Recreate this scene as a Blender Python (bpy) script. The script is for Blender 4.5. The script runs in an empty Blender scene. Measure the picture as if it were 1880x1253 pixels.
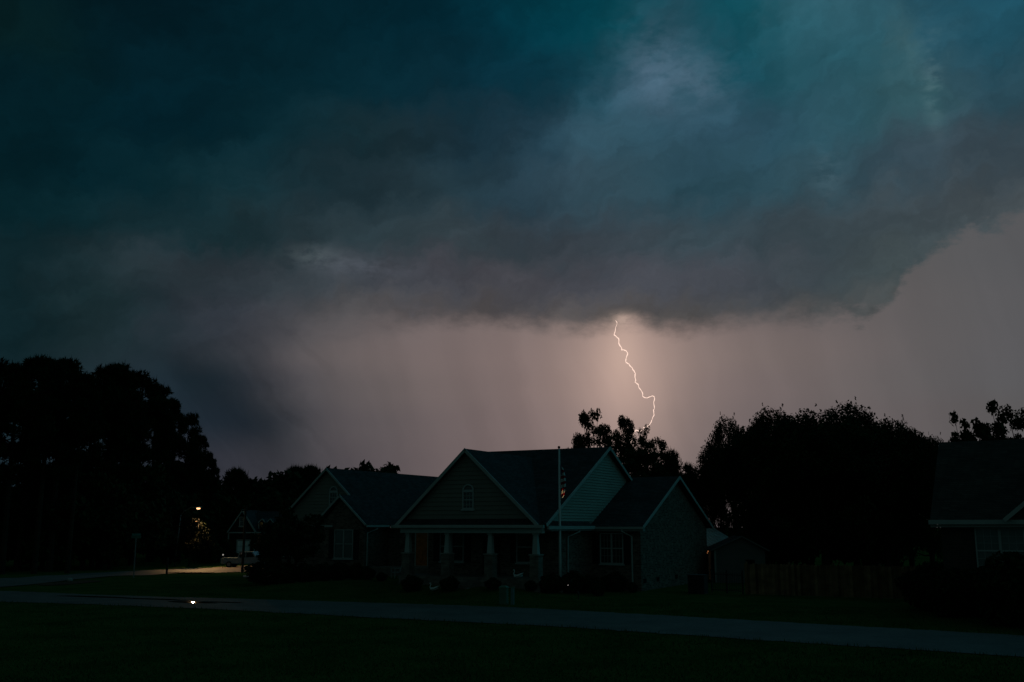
import bpy, math, random
import numpy as np
from mathutils import Vector, Matrix

# ------------------------------------------------------------------ camera, sky, sun, exposure
scene = bpy.context.scene
COL = scene.collection
F, CX, CY, HZ, EYE = 1828.0, 940.0, 626.5, 966.0, 3.6
PITCH = math.atan((HZ - CY) / F)
R = math.radians

cam_data = bpy.data.cameras.new('camera')
cam = bpy.data.objects.new('camera', cam_data)
COL.objects.link(cam)
cam_data.sensor_width = 36.0
cam_data.lens = F / 1880.0 * 36.0
cam_data.clip_start = 0.1
cam_data.clip_end = 9000
cam.location = (0, 0, EYE)
cam.rotation_euler = (math.pi / 2 + PITCH, 0, 0)
scene.camera = cam

vs = scene.view_settings
vs.view_transform = 'Standard'
vs.look = 'None'
vs.exposure = 0.0
vs.gamma = 1.0
vs.use_curve_mapping = False
scene.cycles.max_bounces = 6
scene.cycles.use_denoising = True

SUN_EL, SUN_AZ = R(2.0), R(140.0)       # afterglow behind the camera, far to the right, under the overcast


def ray(x, y):
    u = (x - CX) / F
    w = (CY - y) / F
    return Vector((u, math.cos(PITCH) - w * math.sin(PITCH), math.sin(PITCH) + w * math.cos(PITCH)))


def azel(x, y):
    d = ray(x, y).normalized()
    return math.degrees(math.atan2(d.x, d.y)), math.degrees(math.asin(d.z))


def lin(c):
    return tuple((v / 255 / 12.92) if v / 255 <= 0.04045 else ((v / 255 + 0.055) / 1.055) ** 2.4 for v in c)


world = bpy.data.worlds.new('World')
scene.world = world
world.use_nodes = True
WT = world.node_tree
WT.nodes.clear()


def wn(t, **kw):
    n = WT.nodes.new(t)
    for k, v in kw.items():
        setattr(n, k, v)
    return n


def wl(a, b):
    WT.links.new(a, b)


def wmath(op, a, b=None, c=None, clamp=False):
    n = wn('ShaderNodeMath', operation=op, use_clamp=clamp)
    for i, v in enumerate((a, b, c)):
        if v is None:
            continue
        if isinstance(v, (int, float)):
            n.inputs[i].default_value = v
        else:
            wl(v, n.inputs[i])
    return n.outputs[0]


def wsmooth(v, lo, hi, a=0.0, b=1.0):
    n = wn('ShaderNodeMapRange', interpolation_type='SMOOTHSTEP')
    if isinstance(v, (int, float)):
        n.inputs[0].default_value = v
    else:
        wl(v, n.inputs[0])
    for i, q in enumerate((lo, hi, a, b)):
        if isinstance(q, (int, float)):
            n.inputs[i + 1].default_value = q
        else:
            wl(q, n.inputs[i + 1])
    return n.outputs[0]


def wmix(fac, a, b, blend='MIX'):
    n = wn('ShaderNodeMix', data_type='RGBA', blend_type=blend)
    for s, v in ((n.inputs[0], fac), (n.inputs[6], a), (n.inputs[7], b)):
        if isinstance(v, (int, float)):
            s.default_value = v
        elif isinstance(v, tuple):
            s.default_value = (*v[:3], 1)
        else:
            wl(v, s)
    return n.outputs[2]


def wnoise(vec, scale, detail=4.0, rough=0.5, col=False, dist=0.0):
    n = wn('ShaderNodeTexNoise')
    n.inputs['Scale'].default_value = scale
    n.inputs['Detail'].default_value = detail
    n.inputs['Roughness'].default_value = rough
    n.inputs['Distortion'].default_value = dist
    wl(vec, n.inputs['Vector'])
    return n.outputs['Color' if col else 'Fac']


def wcomb(x, y, z=0.0):
    n = wn('ShaderNodeCombineXYZ')
    for i, v in enumerate((x, y, z)):
        if isinstance(v, (int, float)):
            n.inputs[i].default_value = v
        else:
            wl(v, n.inputs[i])
    return n.outputs[0]


tc = wn('ShaderNodeTexCoord')
DIR = tc.outputs['Generated']
sep = wn('ShaderNodeSeparateXYZ')
wl(DIR, sep.inputs[0])
AZ0 = wmath('MULTIPLY', wmath('ARCTAN2', sep.outputs[0], sep.outputs[1]), 180 / math.pi)
EL0 = wmath('MULTIPLY', wmath('ARCSINE', sep.outputs[2]), 180 / math.pi)

# the storm sky is laid out by compass direction (azimuth) and elevation, in degrees; turbulence pushes both about
turb = wn('ShaderNodeSeparateColor')
wl(wnoise(DIR, 9.0, 5.0, 0.55, col=True), turb.inputs[0])
turb2 = wn('ShaderNodeSeparateColor')
wl(wnoise(DIR, 26.0, 6.0, 0.6, col=True), turb2.inputs[0])


def pushed(base, i, a1, a2):
    q = wmath('MULTIPLY_ADD', wmath('SUBTRACT', turb.outputs[i], 0.5), a1, base)
    return wmath('MULTIPLY_ADD', wmath('SUBTRACT', turb2.outputs[i], 0.5), a2, q)


AZ = pushed(AZ0, 0, 5.5, 4.2)
EL = pushed(EL0, 1, 3.5, 3.2)
AZs = pushed(AZ0, 0, 3.0, 0.4)      # calmer, for the rain-hazed air under the cloud
ELs = pushed(EL0, 1, 1.5, 0.3)


def az_ramp(az_out, stops, interp='B_SPLINE'):
    n = wn('ShaderNodeValToRGB')
    wl(wmath('MULTIPLY_ADD', az_out, 1 / 360.0, 0.5), n.inputs[0])
    cr = n.color_ramp
    cr.interpolation = interp
    stops = sorted(stops, key=lambda s: s[0])
    while len(cr.elements) > 1:
        cr.elements.remove(cr.elements[-1])
    cr.elements[0].position = (stops[0][0] + 180) / 360
    cr.elements[0].color = (*stops[0][1], 1)
    for a, c in stops[1:]:
        e = cr.elements.new((a + 180) / 360)
        e.color = (*c, 1)
    return n.outputs[0]


def field(rows, az_out, el_out):
    out = prev = None
    for el, stops in rows:
        r_ = az_ramp(az_out, stops)
        if out is None:
            out = r_
        else:
            out = wmix(wsmooth(el_out, prev, el), out, r_)
        prev = el
    return out


def row(y, pts, left, right, back, k=1.0):
    st = []
    el = azel(940, y)[1]
    for x, *c in pts:
        st.append((azel(x, y)[0], tuple(k * v for v in lin(c))))
    st.append((azel(2150, y)[0], st[-1][1]))
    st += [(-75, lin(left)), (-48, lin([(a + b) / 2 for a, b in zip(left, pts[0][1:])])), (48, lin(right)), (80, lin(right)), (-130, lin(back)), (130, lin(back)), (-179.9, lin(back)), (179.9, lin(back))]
    return el, st


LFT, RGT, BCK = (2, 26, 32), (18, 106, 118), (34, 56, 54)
deck_rows = [
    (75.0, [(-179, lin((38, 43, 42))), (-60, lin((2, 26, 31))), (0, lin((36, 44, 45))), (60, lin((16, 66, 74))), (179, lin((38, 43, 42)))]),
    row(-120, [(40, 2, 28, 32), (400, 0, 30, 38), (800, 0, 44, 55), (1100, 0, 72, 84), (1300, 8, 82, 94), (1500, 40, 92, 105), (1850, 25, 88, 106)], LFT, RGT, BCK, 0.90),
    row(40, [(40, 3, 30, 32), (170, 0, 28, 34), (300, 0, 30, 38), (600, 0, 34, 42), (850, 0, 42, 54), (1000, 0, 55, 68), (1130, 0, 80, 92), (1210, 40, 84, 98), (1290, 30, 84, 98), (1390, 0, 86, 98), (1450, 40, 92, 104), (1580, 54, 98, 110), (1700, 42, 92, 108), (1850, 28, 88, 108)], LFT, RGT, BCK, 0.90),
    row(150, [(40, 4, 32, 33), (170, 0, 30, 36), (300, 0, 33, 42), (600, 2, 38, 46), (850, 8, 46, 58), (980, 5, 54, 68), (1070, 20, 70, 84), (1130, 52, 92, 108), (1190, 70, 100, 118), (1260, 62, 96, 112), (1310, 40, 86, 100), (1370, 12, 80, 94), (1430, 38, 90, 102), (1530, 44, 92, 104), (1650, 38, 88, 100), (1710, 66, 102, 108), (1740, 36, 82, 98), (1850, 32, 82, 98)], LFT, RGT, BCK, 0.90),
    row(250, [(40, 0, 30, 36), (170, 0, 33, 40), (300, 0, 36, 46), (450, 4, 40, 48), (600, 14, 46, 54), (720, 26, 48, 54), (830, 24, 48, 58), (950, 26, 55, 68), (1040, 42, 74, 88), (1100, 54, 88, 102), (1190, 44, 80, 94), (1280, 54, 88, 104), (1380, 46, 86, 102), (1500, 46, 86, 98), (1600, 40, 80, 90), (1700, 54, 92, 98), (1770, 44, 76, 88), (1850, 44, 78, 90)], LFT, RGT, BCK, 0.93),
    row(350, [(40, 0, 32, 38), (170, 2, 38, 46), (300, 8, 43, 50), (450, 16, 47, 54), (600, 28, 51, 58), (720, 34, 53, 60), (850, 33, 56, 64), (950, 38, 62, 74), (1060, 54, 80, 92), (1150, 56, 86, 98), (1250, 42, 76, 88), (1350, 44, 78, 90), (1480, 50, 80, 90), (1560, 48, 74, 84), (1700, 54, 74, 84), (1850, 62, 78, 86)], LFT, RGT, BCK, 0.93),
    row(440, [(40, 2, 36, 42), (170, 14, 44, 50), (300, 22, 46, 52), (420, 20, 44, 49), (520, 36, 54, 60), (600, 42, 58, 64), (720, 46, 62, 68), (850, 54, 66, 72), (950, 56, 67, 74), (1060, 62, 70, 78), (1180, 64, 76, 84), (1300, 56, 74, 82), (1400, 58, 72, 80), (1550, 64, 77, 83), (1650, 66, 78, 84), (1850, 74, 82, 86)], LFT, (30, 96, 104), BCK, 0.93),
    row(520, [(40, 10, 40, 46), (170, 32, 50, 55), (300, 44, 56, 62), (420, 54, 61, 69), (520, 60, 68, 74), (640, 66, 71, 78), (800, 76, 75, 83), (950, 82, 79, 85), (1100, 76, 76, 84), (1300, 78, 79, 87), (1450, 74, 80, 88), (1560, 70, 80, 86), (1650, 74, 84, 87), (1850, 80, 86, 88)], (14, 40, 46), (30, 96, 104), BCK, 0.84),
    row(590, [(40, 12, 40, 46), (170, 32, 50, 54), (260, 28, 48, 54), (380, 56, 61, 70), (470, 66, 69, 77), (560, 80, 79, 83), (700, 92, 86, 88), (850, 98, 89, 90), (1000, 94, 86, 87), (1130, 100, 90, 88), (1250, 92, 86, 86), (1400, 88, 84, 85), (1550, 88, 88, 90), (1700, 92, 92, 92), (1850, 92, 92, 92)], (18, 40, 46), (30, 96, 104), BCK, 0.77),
]
under_rows = [
    row(400, [(40, 2, 36, 42), (400, 22, 46, 52), (900, 90, 84, 84), (1500, 88, 86, 86), (1750, 96, 96, 95), (1850, 93, 94, 94)], LFT, (30, 96, 104), BCK, 0.86),
    row(510, [(40, 10, 40, 46), (300, 44, 56, 62), (600, 90, 86, 87), (900, 112, 100, 98), (1300, 112, 102, 98), (1600, 100, 96, 93), (1720, 98, 98, 97), (1860, 94, 95, 95)], (14, 40, 46), (30, 96, 104), BCK, 0.86),
    row(590, [(40, 12, 40, 46), (170, 32, 50, 54), (260, 30, 49, 55), (380, 58, 62, 71), (470, 72, 74, 80), (560, 98, 94, 94), (700, 116, 107, 104), (850, 130, 116, 111), (1000, 140, 124, 117), (1130, 158, 138, 128), (1250, 142, 125, 118), (1400, 124, 113, 108), (1550, 108, 101, 98), (1700, 102, 100, 98), (1860, 97, 97, 97)], (18, 40, 46), (30, 96, 104), BCK, 0.86),
    row(660, [(50, 26, 45, 52), (190, 42, 53, 59), (300, 33, 48, 56), (390, 50, 56, 64), (480, 82, 81, 84), (560, 100, 95, 94), (700, 116, 106, 102), (850, 128, 114, 109), (1000, 144, 126, 119), (1130, 162, 141, 130), (1250, 146, 129, 121), (1400, 128, 116, 110), (1550, 116, 107, 103), (1700, 104, 101, 99), (1860, 97, 97, 97)], (20, 40, 46), (30, 96, 104), BCK, 0.86),
    row(720, [(50, 28, 46, 52), (190, 36, 50, 57), (300, 34, 49, 58), (380, 34, 47, 56), (450, 46, 51, 60), (530, 82, 81, 84), (620, 98, 93, 92), (750, 114, 104, 100), (900, 130, 115, 110), (1000, 142, 124, 117), (1130, 160, 139, 129), (1215, 150, 132, 123), (1260, 140, 124, 117), (1400, 126, 114, 110), (1550, 114, 106, 102), (1700, 104, 101, 99), (1860, 97, 97, 97)], (20, 40, 46), (30, 96, 104), BCK, 0.86),
    row(780, [(50, 28, 46, 52), (300, 34, 48, 57), (400, 36, 46, 56), (470, 40, 47, 56), (540, 68, 69, 74), (620, 90, 86, 87), (750, 108, 99, 97), (900, 126, 111, 107), (1000, 138, 121, 115), (1130, 152, 133, 125), (1215, 144, 128, 120), (1260, 134, 119, 113), (1400, 122, 111, 108), (1550, 112, 104, 101), (1700, 105, 99, 97), (1860, 96, 95, 93)], (20, 40, 46), (30, 96, 104), BCK, 0.86),
    row(850, [(50, 28, 46, 52), (300, 44, 50, 58), (400, 54, 56, 63), (480, 60, 61, 68), (560, 76, 74, 78), (660, 94, 87, 88), (750, 104, 95, 94), (900, 124, 109, 105), (1050, 138, 121, 115), (1200, 140, 124, 117), (1260, 130, 116, 111), (1400, 118, 108, 104), (1700, 102, 97, 95), (1860, 94, 93, 92)], (20, 38, 44), (30, 96, 104), BCK, 0.86),
    row(960, [(50, 24, 40, 46), (400, 50, 52, 58), (750, 94, 86, 86), (1050, 126, 111, 106), (1400, 106, 97, 95), (1860, 84, 83, 83)], (18, 34, 40), (26, 70, 76), (10, 44, 46), 0.86),
]
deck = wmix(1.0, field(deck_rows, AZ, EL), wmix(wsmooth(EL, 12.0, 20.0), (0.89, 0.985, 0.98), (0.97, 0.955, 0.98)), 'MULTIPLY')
deck = wmix(1.0, deck, (0.0009, 0.0, 0.0004), 'ADD')
under = wmix(1.0, field(under_rows, AZs, ELs), (0.99, 0.978, 1.04), 'MULTIPLY')

# cloud relief: billows that stretch sideways, finer towards the low cloud base
def slanted(deg, kx, ky, z):
    c, s_ = math.cos(R(deg)), math.sin(R(deg))
    along = wmath('MULTIPLY_ADD', AZ, c, wmath('MULTIPLY', EL, s_))
    across = wmath('MULTIPLY_ADD', EL, c, wmath('MULTIPLY', AZ, -s_))
    return wcomb(wmath('MULTIPLY', along, kx), wmath('MULTIPLY', across, ky), z)


billow_v = slanted(24, 0.075, 0.15, 1.7)
bill = wnoise(billow_v, 1.6, 7.0, 0.55)
streak_v = slanted(34, 0.07, 0.17, 7.3)
wisp = wnoise(slanted(12, 0.10, 0.42, 4.9), 2.4, 6.0, 0.6)
strk = wnoise(streak_v, 2.6, 6.0, 0.6)
relief = wmath('MULTIPLY', wsmooth(bill, 0.36, 0.66, 0.86, 1.13), wsmooth(strk, 0.3, 0.72, 0.93, 1.07))
relief = wmath('MULTIPLY', relief, wsmooth(wisp, 0.3, 0.72, 0.93, 1.07))
relief_c = wcomb(relief, relief, relief)
deck = wmix(1.0, deck, relief_c, 'MULTIPLY')

# rain curtains below the cloud: soft near-vertical streaks
rain_v = wcomb(wmath('MULTIPLY_ADD', EL, 0.06, wmath('MULTIPLY', AZs, 0.30)), wmath('MULTIPLY', EL, 0.018), 3.1)
rain = wsmooth(wnoise(rain_v, 1.4, 4.0, 0.5), 0.3, 0.7, 0.955, 1.045)
under = wmix(1.0, under, wcomb(rain, rain, rain), 'MULTIPLY')
# a slanting rain shaft on the left
shaft_v = wcomb(wmath('MULTIPLY_ADD', EL, 0.42, wmath('MULTIPLY', AZ0, 0.42)), wmath('MULTIPLY', EL, 0.02), 5.5)
shaft = wnoise(shaft_v, 1.0, 4.0, 0.5)
shaft_amt = wmath('MULTIPLY', wsmooth(AZ0, -9.0, -13.0), wsmooth(EL0, 14.0, 10.0))
shaft_m = wmath('MULTIPLY_ADD', wmath('MULTIPLY', wmath('SUBTRACT', shaft, 0.5), shaft_amt), 0.9, 1.0)
under = wmix(1.0, under, wcomb(shaft_m, shaft_m, shaft_m), 'MULTIPLY')


# the dense core of that shaft, leaning down to the right
_a0, _e0 = azel(395, 705)
_ang = math.radians(-41)
_dx, _dy = wmath('SUBTRACT', AZs, _a0), wmath('SUBTRACT', ELs, _e0)
_al = wmath('DIVIDE', wmath('MULTIPLY_ADD', _dx, math.cos(_ang), wmath('MULTIPLY', _dy, math.sin(_ang))), 5.2)
_ac = wmath('DIVIDE', wmath('MULTIPLY_ADD', _dy, math.cos(_ang), wmath('MULTIPLY', _dx, -math.sin(_ang))), 1.45)
_core = wmath('EXPONENT', wmath('MULTIPLY', wmath('ADD', wmath('MULTIPLY', _al, _al), wmath('MULTIPLY', _ac, _ac)), -0.5))
_cm = wmath('MULTIPLY_ADD', _core, -0.34, 1.0)
under = wmix(1.0, under, wcomb(_cm, wmath('MULTIPLY_ADD', _core, -0.27, 1.0), wmath('MULTIPLY_ADD', _core, -0.30, 1.0)), 'MULTIPLY')


# light of the stroke scattered in the rain around it
def glow(x, y, sx, sy, col):
    a, e = azel(x, y)
    k = 180 / math.pi / F
    dx = wmath('DIVIDE', wmath('SUBTRACT', AZ0, a), sx * k)
    dy = wmath('DIVIDE', wmath('SUBTRACT', EL0, e), sy * k)
    r2 = wmath('ADD', wmath('MULTIPLY', dx, dx), wmath('MULTIPLY', dy, dy))
    g = wmath('EXPONENT', wmath('MULTIPLY', r2, -0.5))
    n = wn('ShaderNodeVectorMath', operation='SCALE')
    n.inputs[0].default_value = col
    wl(g, n.inputs['Scale'])
    return n.outputs[0]


def wadd(a, b):
    n = wn('ShaderNodeVectorMath', operation='ADD')
    wl(a, n.inputs[0])
    wl(b, n.inputs[1])
    return n.outputs[0]


under = wadd(under, glow(1155, 690, 70, 120, (0.17, 0.110, 0.085)))
under = wadd(under, glow(1142, 640, 26, 60, (0.11, 0.075, 0.055)))

# ragged lower edge of the cloud deck
edge_pts = [(0, 720), (300, 640), (450, 610), (560, 600), (700, 592), (900, 590), (1000, 600), (1095, 606), (1128, 592), (1150, 585), (1180, 600), (1250, 606), (1300, 598), (1400, 586), (1500, 580), (1590, 580), (1640, 556), (1662, 524), (1676, 482), (1706, 452), (1755, 430), (1810, 420), (1880, 402)]
edge_st = []
for x, y in edge_pts:
    a, e = azel(x, y)
    edge_st.append((a, (e / 40,) * 3))
edge_st += [(-179, (0.12,) * 3), (-60, (0.14,) * 3), (45, (0.44,) * 3), (120, (0.3,) * 3), (179, (0.12,) * 3)]
edge = wmath('MULTIPLY', az_ramp(pushed(AZ0, 2, 1.2, 0.9), edge_st, 'LINEAR'), 40.0)
rag = wnoise(wcomb(wmath('MULTIPLY', AZ0, 0.5), wmath('MULTIPLY', EL0, 0.9), 9.1), 1.5, 6.0, 0.6)
gap = wmath('ADD', wmath('SUBTRACT', EL0, edge), wmath('MULTIPLY', wmath('SUBTRACT', rag, 0.5), wsmooth(AZ0, 15.0, 20.0, 1.5, 3.4)))
soft = wmath('MULTIPLY', wsmooth(AZ0, -14.0, -3.0, 2.6, 0.85), wsmooth(AZ0, 17.0, 21.0, 1.0, 0.62))
mask = wsmooth(gap, wmath('MULTIPLY', soft, -1.0), soft)
clouds = wmix(mask, under, deck)

# small bright tears in the cloud where the stroke lights it from behind
tear = wsmooth(wnoise(wcomb(wmath('MULTIPLY', AZ0, 0.6), wmath('MULTIPLY', EL0, 1.2), 2.2), 1.1, 6.0, 0.6), 0.36, 0.62)
for (x, y, sx, sy, c) in ((575, 470, 34, 12, (0.028, 0.034, 0.034)), (665, 492, 55, 12, (0.020, 0.022, 0.028)), (1140, 586, 16, 9, (0.20, 0.14, 0.11)), (1712, 150, 12, 50, (0.03, 0.045, 0.045)), (1520, 320, 18, 28, (0.02, 0.03, 0.035)), (1195, 110, 45, 45, (0.02, 0.025, 0.035)), (1285, 150, 50, 35, (0.018, 0.022, 0.03))):
    n = wn('ShaderNodeVectorMath', operation='SCALE')
    wl(glow(x, y, sx, sy, c), n.inputs[0])
    wl(tear, n.inputs['Scale'])
    clouds = wadd(clouds, n.outputs[0])

sky_tex = wn('ShaderNodeTexSky', sky_type='NISHITA')
sky_tex.sun_disc = False
sky_tex.sun_elevation = SUN_EL
sky_tex.sun_rotation = SUN_AZ
bg_sky = wn('ShaderNodeBackground')
wl(sky_tex.outputs[0], bg_sky.inputs[0])
bg_sky.inputs[1].default_value = 0.05
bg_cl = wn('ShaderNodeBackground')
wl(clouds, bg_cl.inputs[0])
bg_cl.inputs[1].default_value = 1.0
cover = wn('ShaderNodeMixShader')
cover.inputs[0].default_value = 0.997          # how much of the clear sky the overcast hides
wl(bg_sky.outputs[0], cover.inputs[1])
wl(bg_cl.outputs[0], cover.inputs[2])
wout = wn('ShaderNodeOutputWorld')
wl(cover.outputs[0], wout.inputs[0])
world.cycles.sampling_method = 'MANUAL'
world.cycles.sample_map_resolution = 512

sun_data = bpy.data.lights.new('sun', 'SUN')
sun_data.energy = 0.003
sun_data.angle = R(40)
sun_data.color = (1.0, 0.93, 0.85)
sun = bpy.data.objects.new('sun', sun_data)
COL.objects.link(sun)
_sd = Vector((math.sin(SUN_AZ) * math.cos(SUN_EL + R(12)), math.cos(SUN_AZ) * math.cos(SUN_EL + R(12)), math.sin(SUN_EL + R(12))))
sun.rotation_euler = _sd.to_track_quat('Z', 'Y').to_euler()


# ------------------------------------------------------------------ helpers: materials
def material(name, color, rough=0.7, vary=0.25, scale=3.0, bump=0.0, bump_scale=30.0, metallic=0.0, spec=0.3):
    m = bpy.data.materials.new(name)
    m.use_nodes = True
    t = m.node_tree
    b = t.nodes['Principled BSDF']
    b.inputs['Roughness'].default_value = rough
    b.inputs['Metallic'].default_value = metallic
    b.inputs['Specular IOR Level'].default_value = spec
    co = t.nodes.new('ShaderNodeTexCoord')
    n = t.nodes.new('ShaderNodeTexNoise')
    n.inputs['Scale'].default_value = scale
    n.inputs['Detail'].default_value = 5
    t.links.new(co.outputs['Object'], n.inputs['Vector'])
    cr = t.nodes.new('ShaderNodeValToRGB')
    cr.color_ramp.elements[0].position = 0.3
    cr.color_ramp.elements[1].position = 0.7
    cr.color_ramp.elements[0].color = (*[c * (1 - vary) for c in color], 1)
    cr.color_ramp.elements[1].color = (*[min(1, c * (1 + vary)) for c in color], 1)
    t.links.new(n.outputs['Fac'], cr.inputs[0])
    t.links.new(cr.outputs[0], b.inputs['Base Color'])
    if bump:
        n2 = t.nodes.new('ShaderNodeTexNoise')
        n2.inputs['Scale'].default_value = bump_scale
        n2.inputs['Detail'].default_value = 4
        t.links.new(co.outputs['Object'], n2.inputs['Vector'])
        bp = t.nodes.new('ShaderNodeBump')
        bp.inputs['Strength'].default_value = bump
        bp.inputs['Distance'].default_value = 0.03
        t.links.new(n2.outputs['Fac'], bp.inputs['Height'])
        t.links.new(bp.outputs[0], b.inputs['Normal'])
    return m


def brickish(name, c1, c2, mortar, bw, bh, msize, rough=0.85, vary_scale=0.7, bump=0.5, zmul=1.0, spec=0.2):
    """courses of bricks or shingles laid in object space: sideways = x + y, upwards = z"""
    m = bpy.data.materials.new(name)
    m.use_nodes = True
    t = m.node_tree
    b = t.nodes['Principled BSDF']
    b.inputs['Roughness'].default_value = rough
    b.inputs['Specular IOR Level'].default_value = spec
    co = t.nodes.new('ShaderNodeTexCoord')
    sp = t.nodes.new('ShaderNodeSeparateXYZ')
    t.links.new(co.outputs['Object'], sp.inputs[0])
    ad = t.nodes.new('ShaderNodeMath')
    ad.operation = 'ADD'
    t.links.new(sp.outputs[0], ad.inputs[0])
    t.links.new(sp.outputs[1], ad.inputs[1])
    mz = t.nodes.new('ShaderNodeMath')
    mz.operation = 'MULTIPLY'
    mz.inputs[1].default_value = zmul
    t.links.new(sp.outputs[2], mz.inputs[0])
    cb = t.nodes.new('ShaderNodeCombineXYZ')
    t.links.new(ad.outputs[0], cb.inputs[0])
    t.links.new(mz.outputs[0], cb.inputs[1])
    br = t.nodes.new('ShaderNodeTexBrick')
    br.inputs['Color1'].default_value = (*c1, 1)
    br.inputs['Color2'].default_value = (*c2, 1)
    br.inputs['Mortar'].default_value = (*mortar, 1)
    br.inputs['Scale'].default_value = 1.0
    br.inputs['Brick Width'].default_value = bw
    br.inputs['Row Height'].default_value = bh
    br.inputs['Mortar Size'].default_value = msize
    br.inputs['Bias'].default_value = 0.0
    t.links.new(cb.outputs[0], br.inputs['Vector'])
    no = t.nodes.new('ShaderNodeTexNoise')
    no.inputs['Scale'].default_value = vary_scale
    no.inputs['Detail'].default_value = 8
    no.inputs['Roughness'].default_value = 0.65
    t.links.new(co.outputs['Object'], no.inputs['Vector'])
    mr = t.nodes.new('ShaderNodeMapRange')
    mr.inputs[1].default_value = 0.3
    mr.inputs[2].default_value = 0.7
    mr.inputs[3].default_value = 0.65
    mr.inputs[4].default_value = 1.3
    t.links.new(no.outputs['Fac'], mr.inputs[0])
    mx = t.nodes.new('ShaderNodeMix')
    mx.data_type = 'RGBA'
    mx.blend_type = 'MULTIPLY'
    mx.inputs[0].default_value = 1.0
    t.links.new(br.outputs['Color'], mx.inputs[6])
    t.links.new(mr.outputs[0], mx.inputs[7])
    t.links.new(mx.outputs[2], b.inputs['Base Color'])
    bp = t.nodes.new('ShaderNodeBump')
    bp.inputs['Strength'].default_value = bump
    bp.inputs['Distance'].default_value = 0.02
    bp.invert = True
    t.links.new(br.outputs['Fac'], bp.inputs['Height'])
    t.links.new(bp.outputs[0], b.inputs['Normal'])
    return m


def emitter(name, color, strength):
    m = bpy.data.materials.new(name)
    m.use_nodes = True
    t = m.node_tree
    t.nodes.clear()
    e = t.nodes.new('ShaderNodeEmission')
    e.inputs[0].default_value = (*color, 1)
    e.inputs[1].default_value = strength
    o = t.nodes.new('ShaderNodeOutputMaterial')
    t.links.new(e.outputs[0], o.inputs[0])
    return m


def ground_material(name, stops, scale, rough, bump, bump_scale, spec=0.2, fine=60.0):
    m = bpy.data.materials.new(name)
    m.use_nodes = True
    t = m.node_tree
    b = t.nodes['Principled BSDF']
    b.inputs['Roughness'].default_value = rough
    b.inputs['Specular IOR Level'].default_value = spec
    co = t.nodes.new('ShaderNodeTexCoord')
    n1 = t.nodes.new('ShaderNodeTexNoise')
    n1.inputs['Scale'].default_value = scale
    n1.inputs['Detail'].default_value = 9
    n1.inputs['Roughness'].default_value = 0.65
    t.links.new(co.outputs['Object'], n1.inputs['Vector'])
    cr = t.nodes.new('ShaderNodeValToRGB')
    cr.color_ramp.elements[0].position = 0.32
    cr.color_ramp.elements[0].color = (*stops[0], 1)
    cr.color_ramp.elements[1].position = 0.68
    cr.color_ramp.elements[1].color = (*stops[-1], 1)
    for i, s in enumerate(stops[1:-1]):
        e = cr.color_ramp.elements.new(0.32 + 0.36 * (i + 1) / (len(stops) - 1))
        e.color = (*s, 1)
    t.links.new(n1.outputs['Fac'], cr.inputs[0])
    n2 = t.nodes.new('ShaderNodeTexNoise')
    n2.inputs['Scale'].default_value = fine
    n2.inputs['Detail'].default_value = 3
    t.links.new(co.outputs['Object'], n2.inputs['Vector'])
    mr = t.nodes.new('ShaderNodeMapRange')
    mr.inputs[1].default_value = 0.3
    mr.inputs[2].default_value = 0.7
    mr.inputs[3].default_value = 0.6
    mr.inputs[4].default_value = 1.4
    t.links.new(n2.outputs['Fac'], mr.inputs[0])
    mx = t.nodes.new('ShaderNodeMix')
    mx.data_type = 'RGBA'
    mx.blend_type = 'MULTIPLY'
    mx.inputs[0].default_value = 1.0
    t.links.new(cr.outputs[0], mx.inputs[6])
    t.links.new(mr.outputs[0], mx.inputs[7])
    t.links.new(mx.outputs[2], b.inputs['Base Color'])
    n3 = t.nodes.new('ShaderNodeTexNoise')
    n3.inputs['Scale'].default_value = bump_scale
    n3.inputs['Detail'].default_value = 4
    t.links.new(co.outputs['Object'], n3.inputs['Vector'])
    bp = t.nodes.new('ShaderNodeBump')
    bp.inputs['Strength'].default_value = bump
    bp.inputs['Distance'].default_value = 0.05
    t.links.new(n3.outputs['Fac'], bp.inputs['Height'])
    t.links.new(bp.outputs[0], b.inputs['Normal'])
    return m


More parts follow.
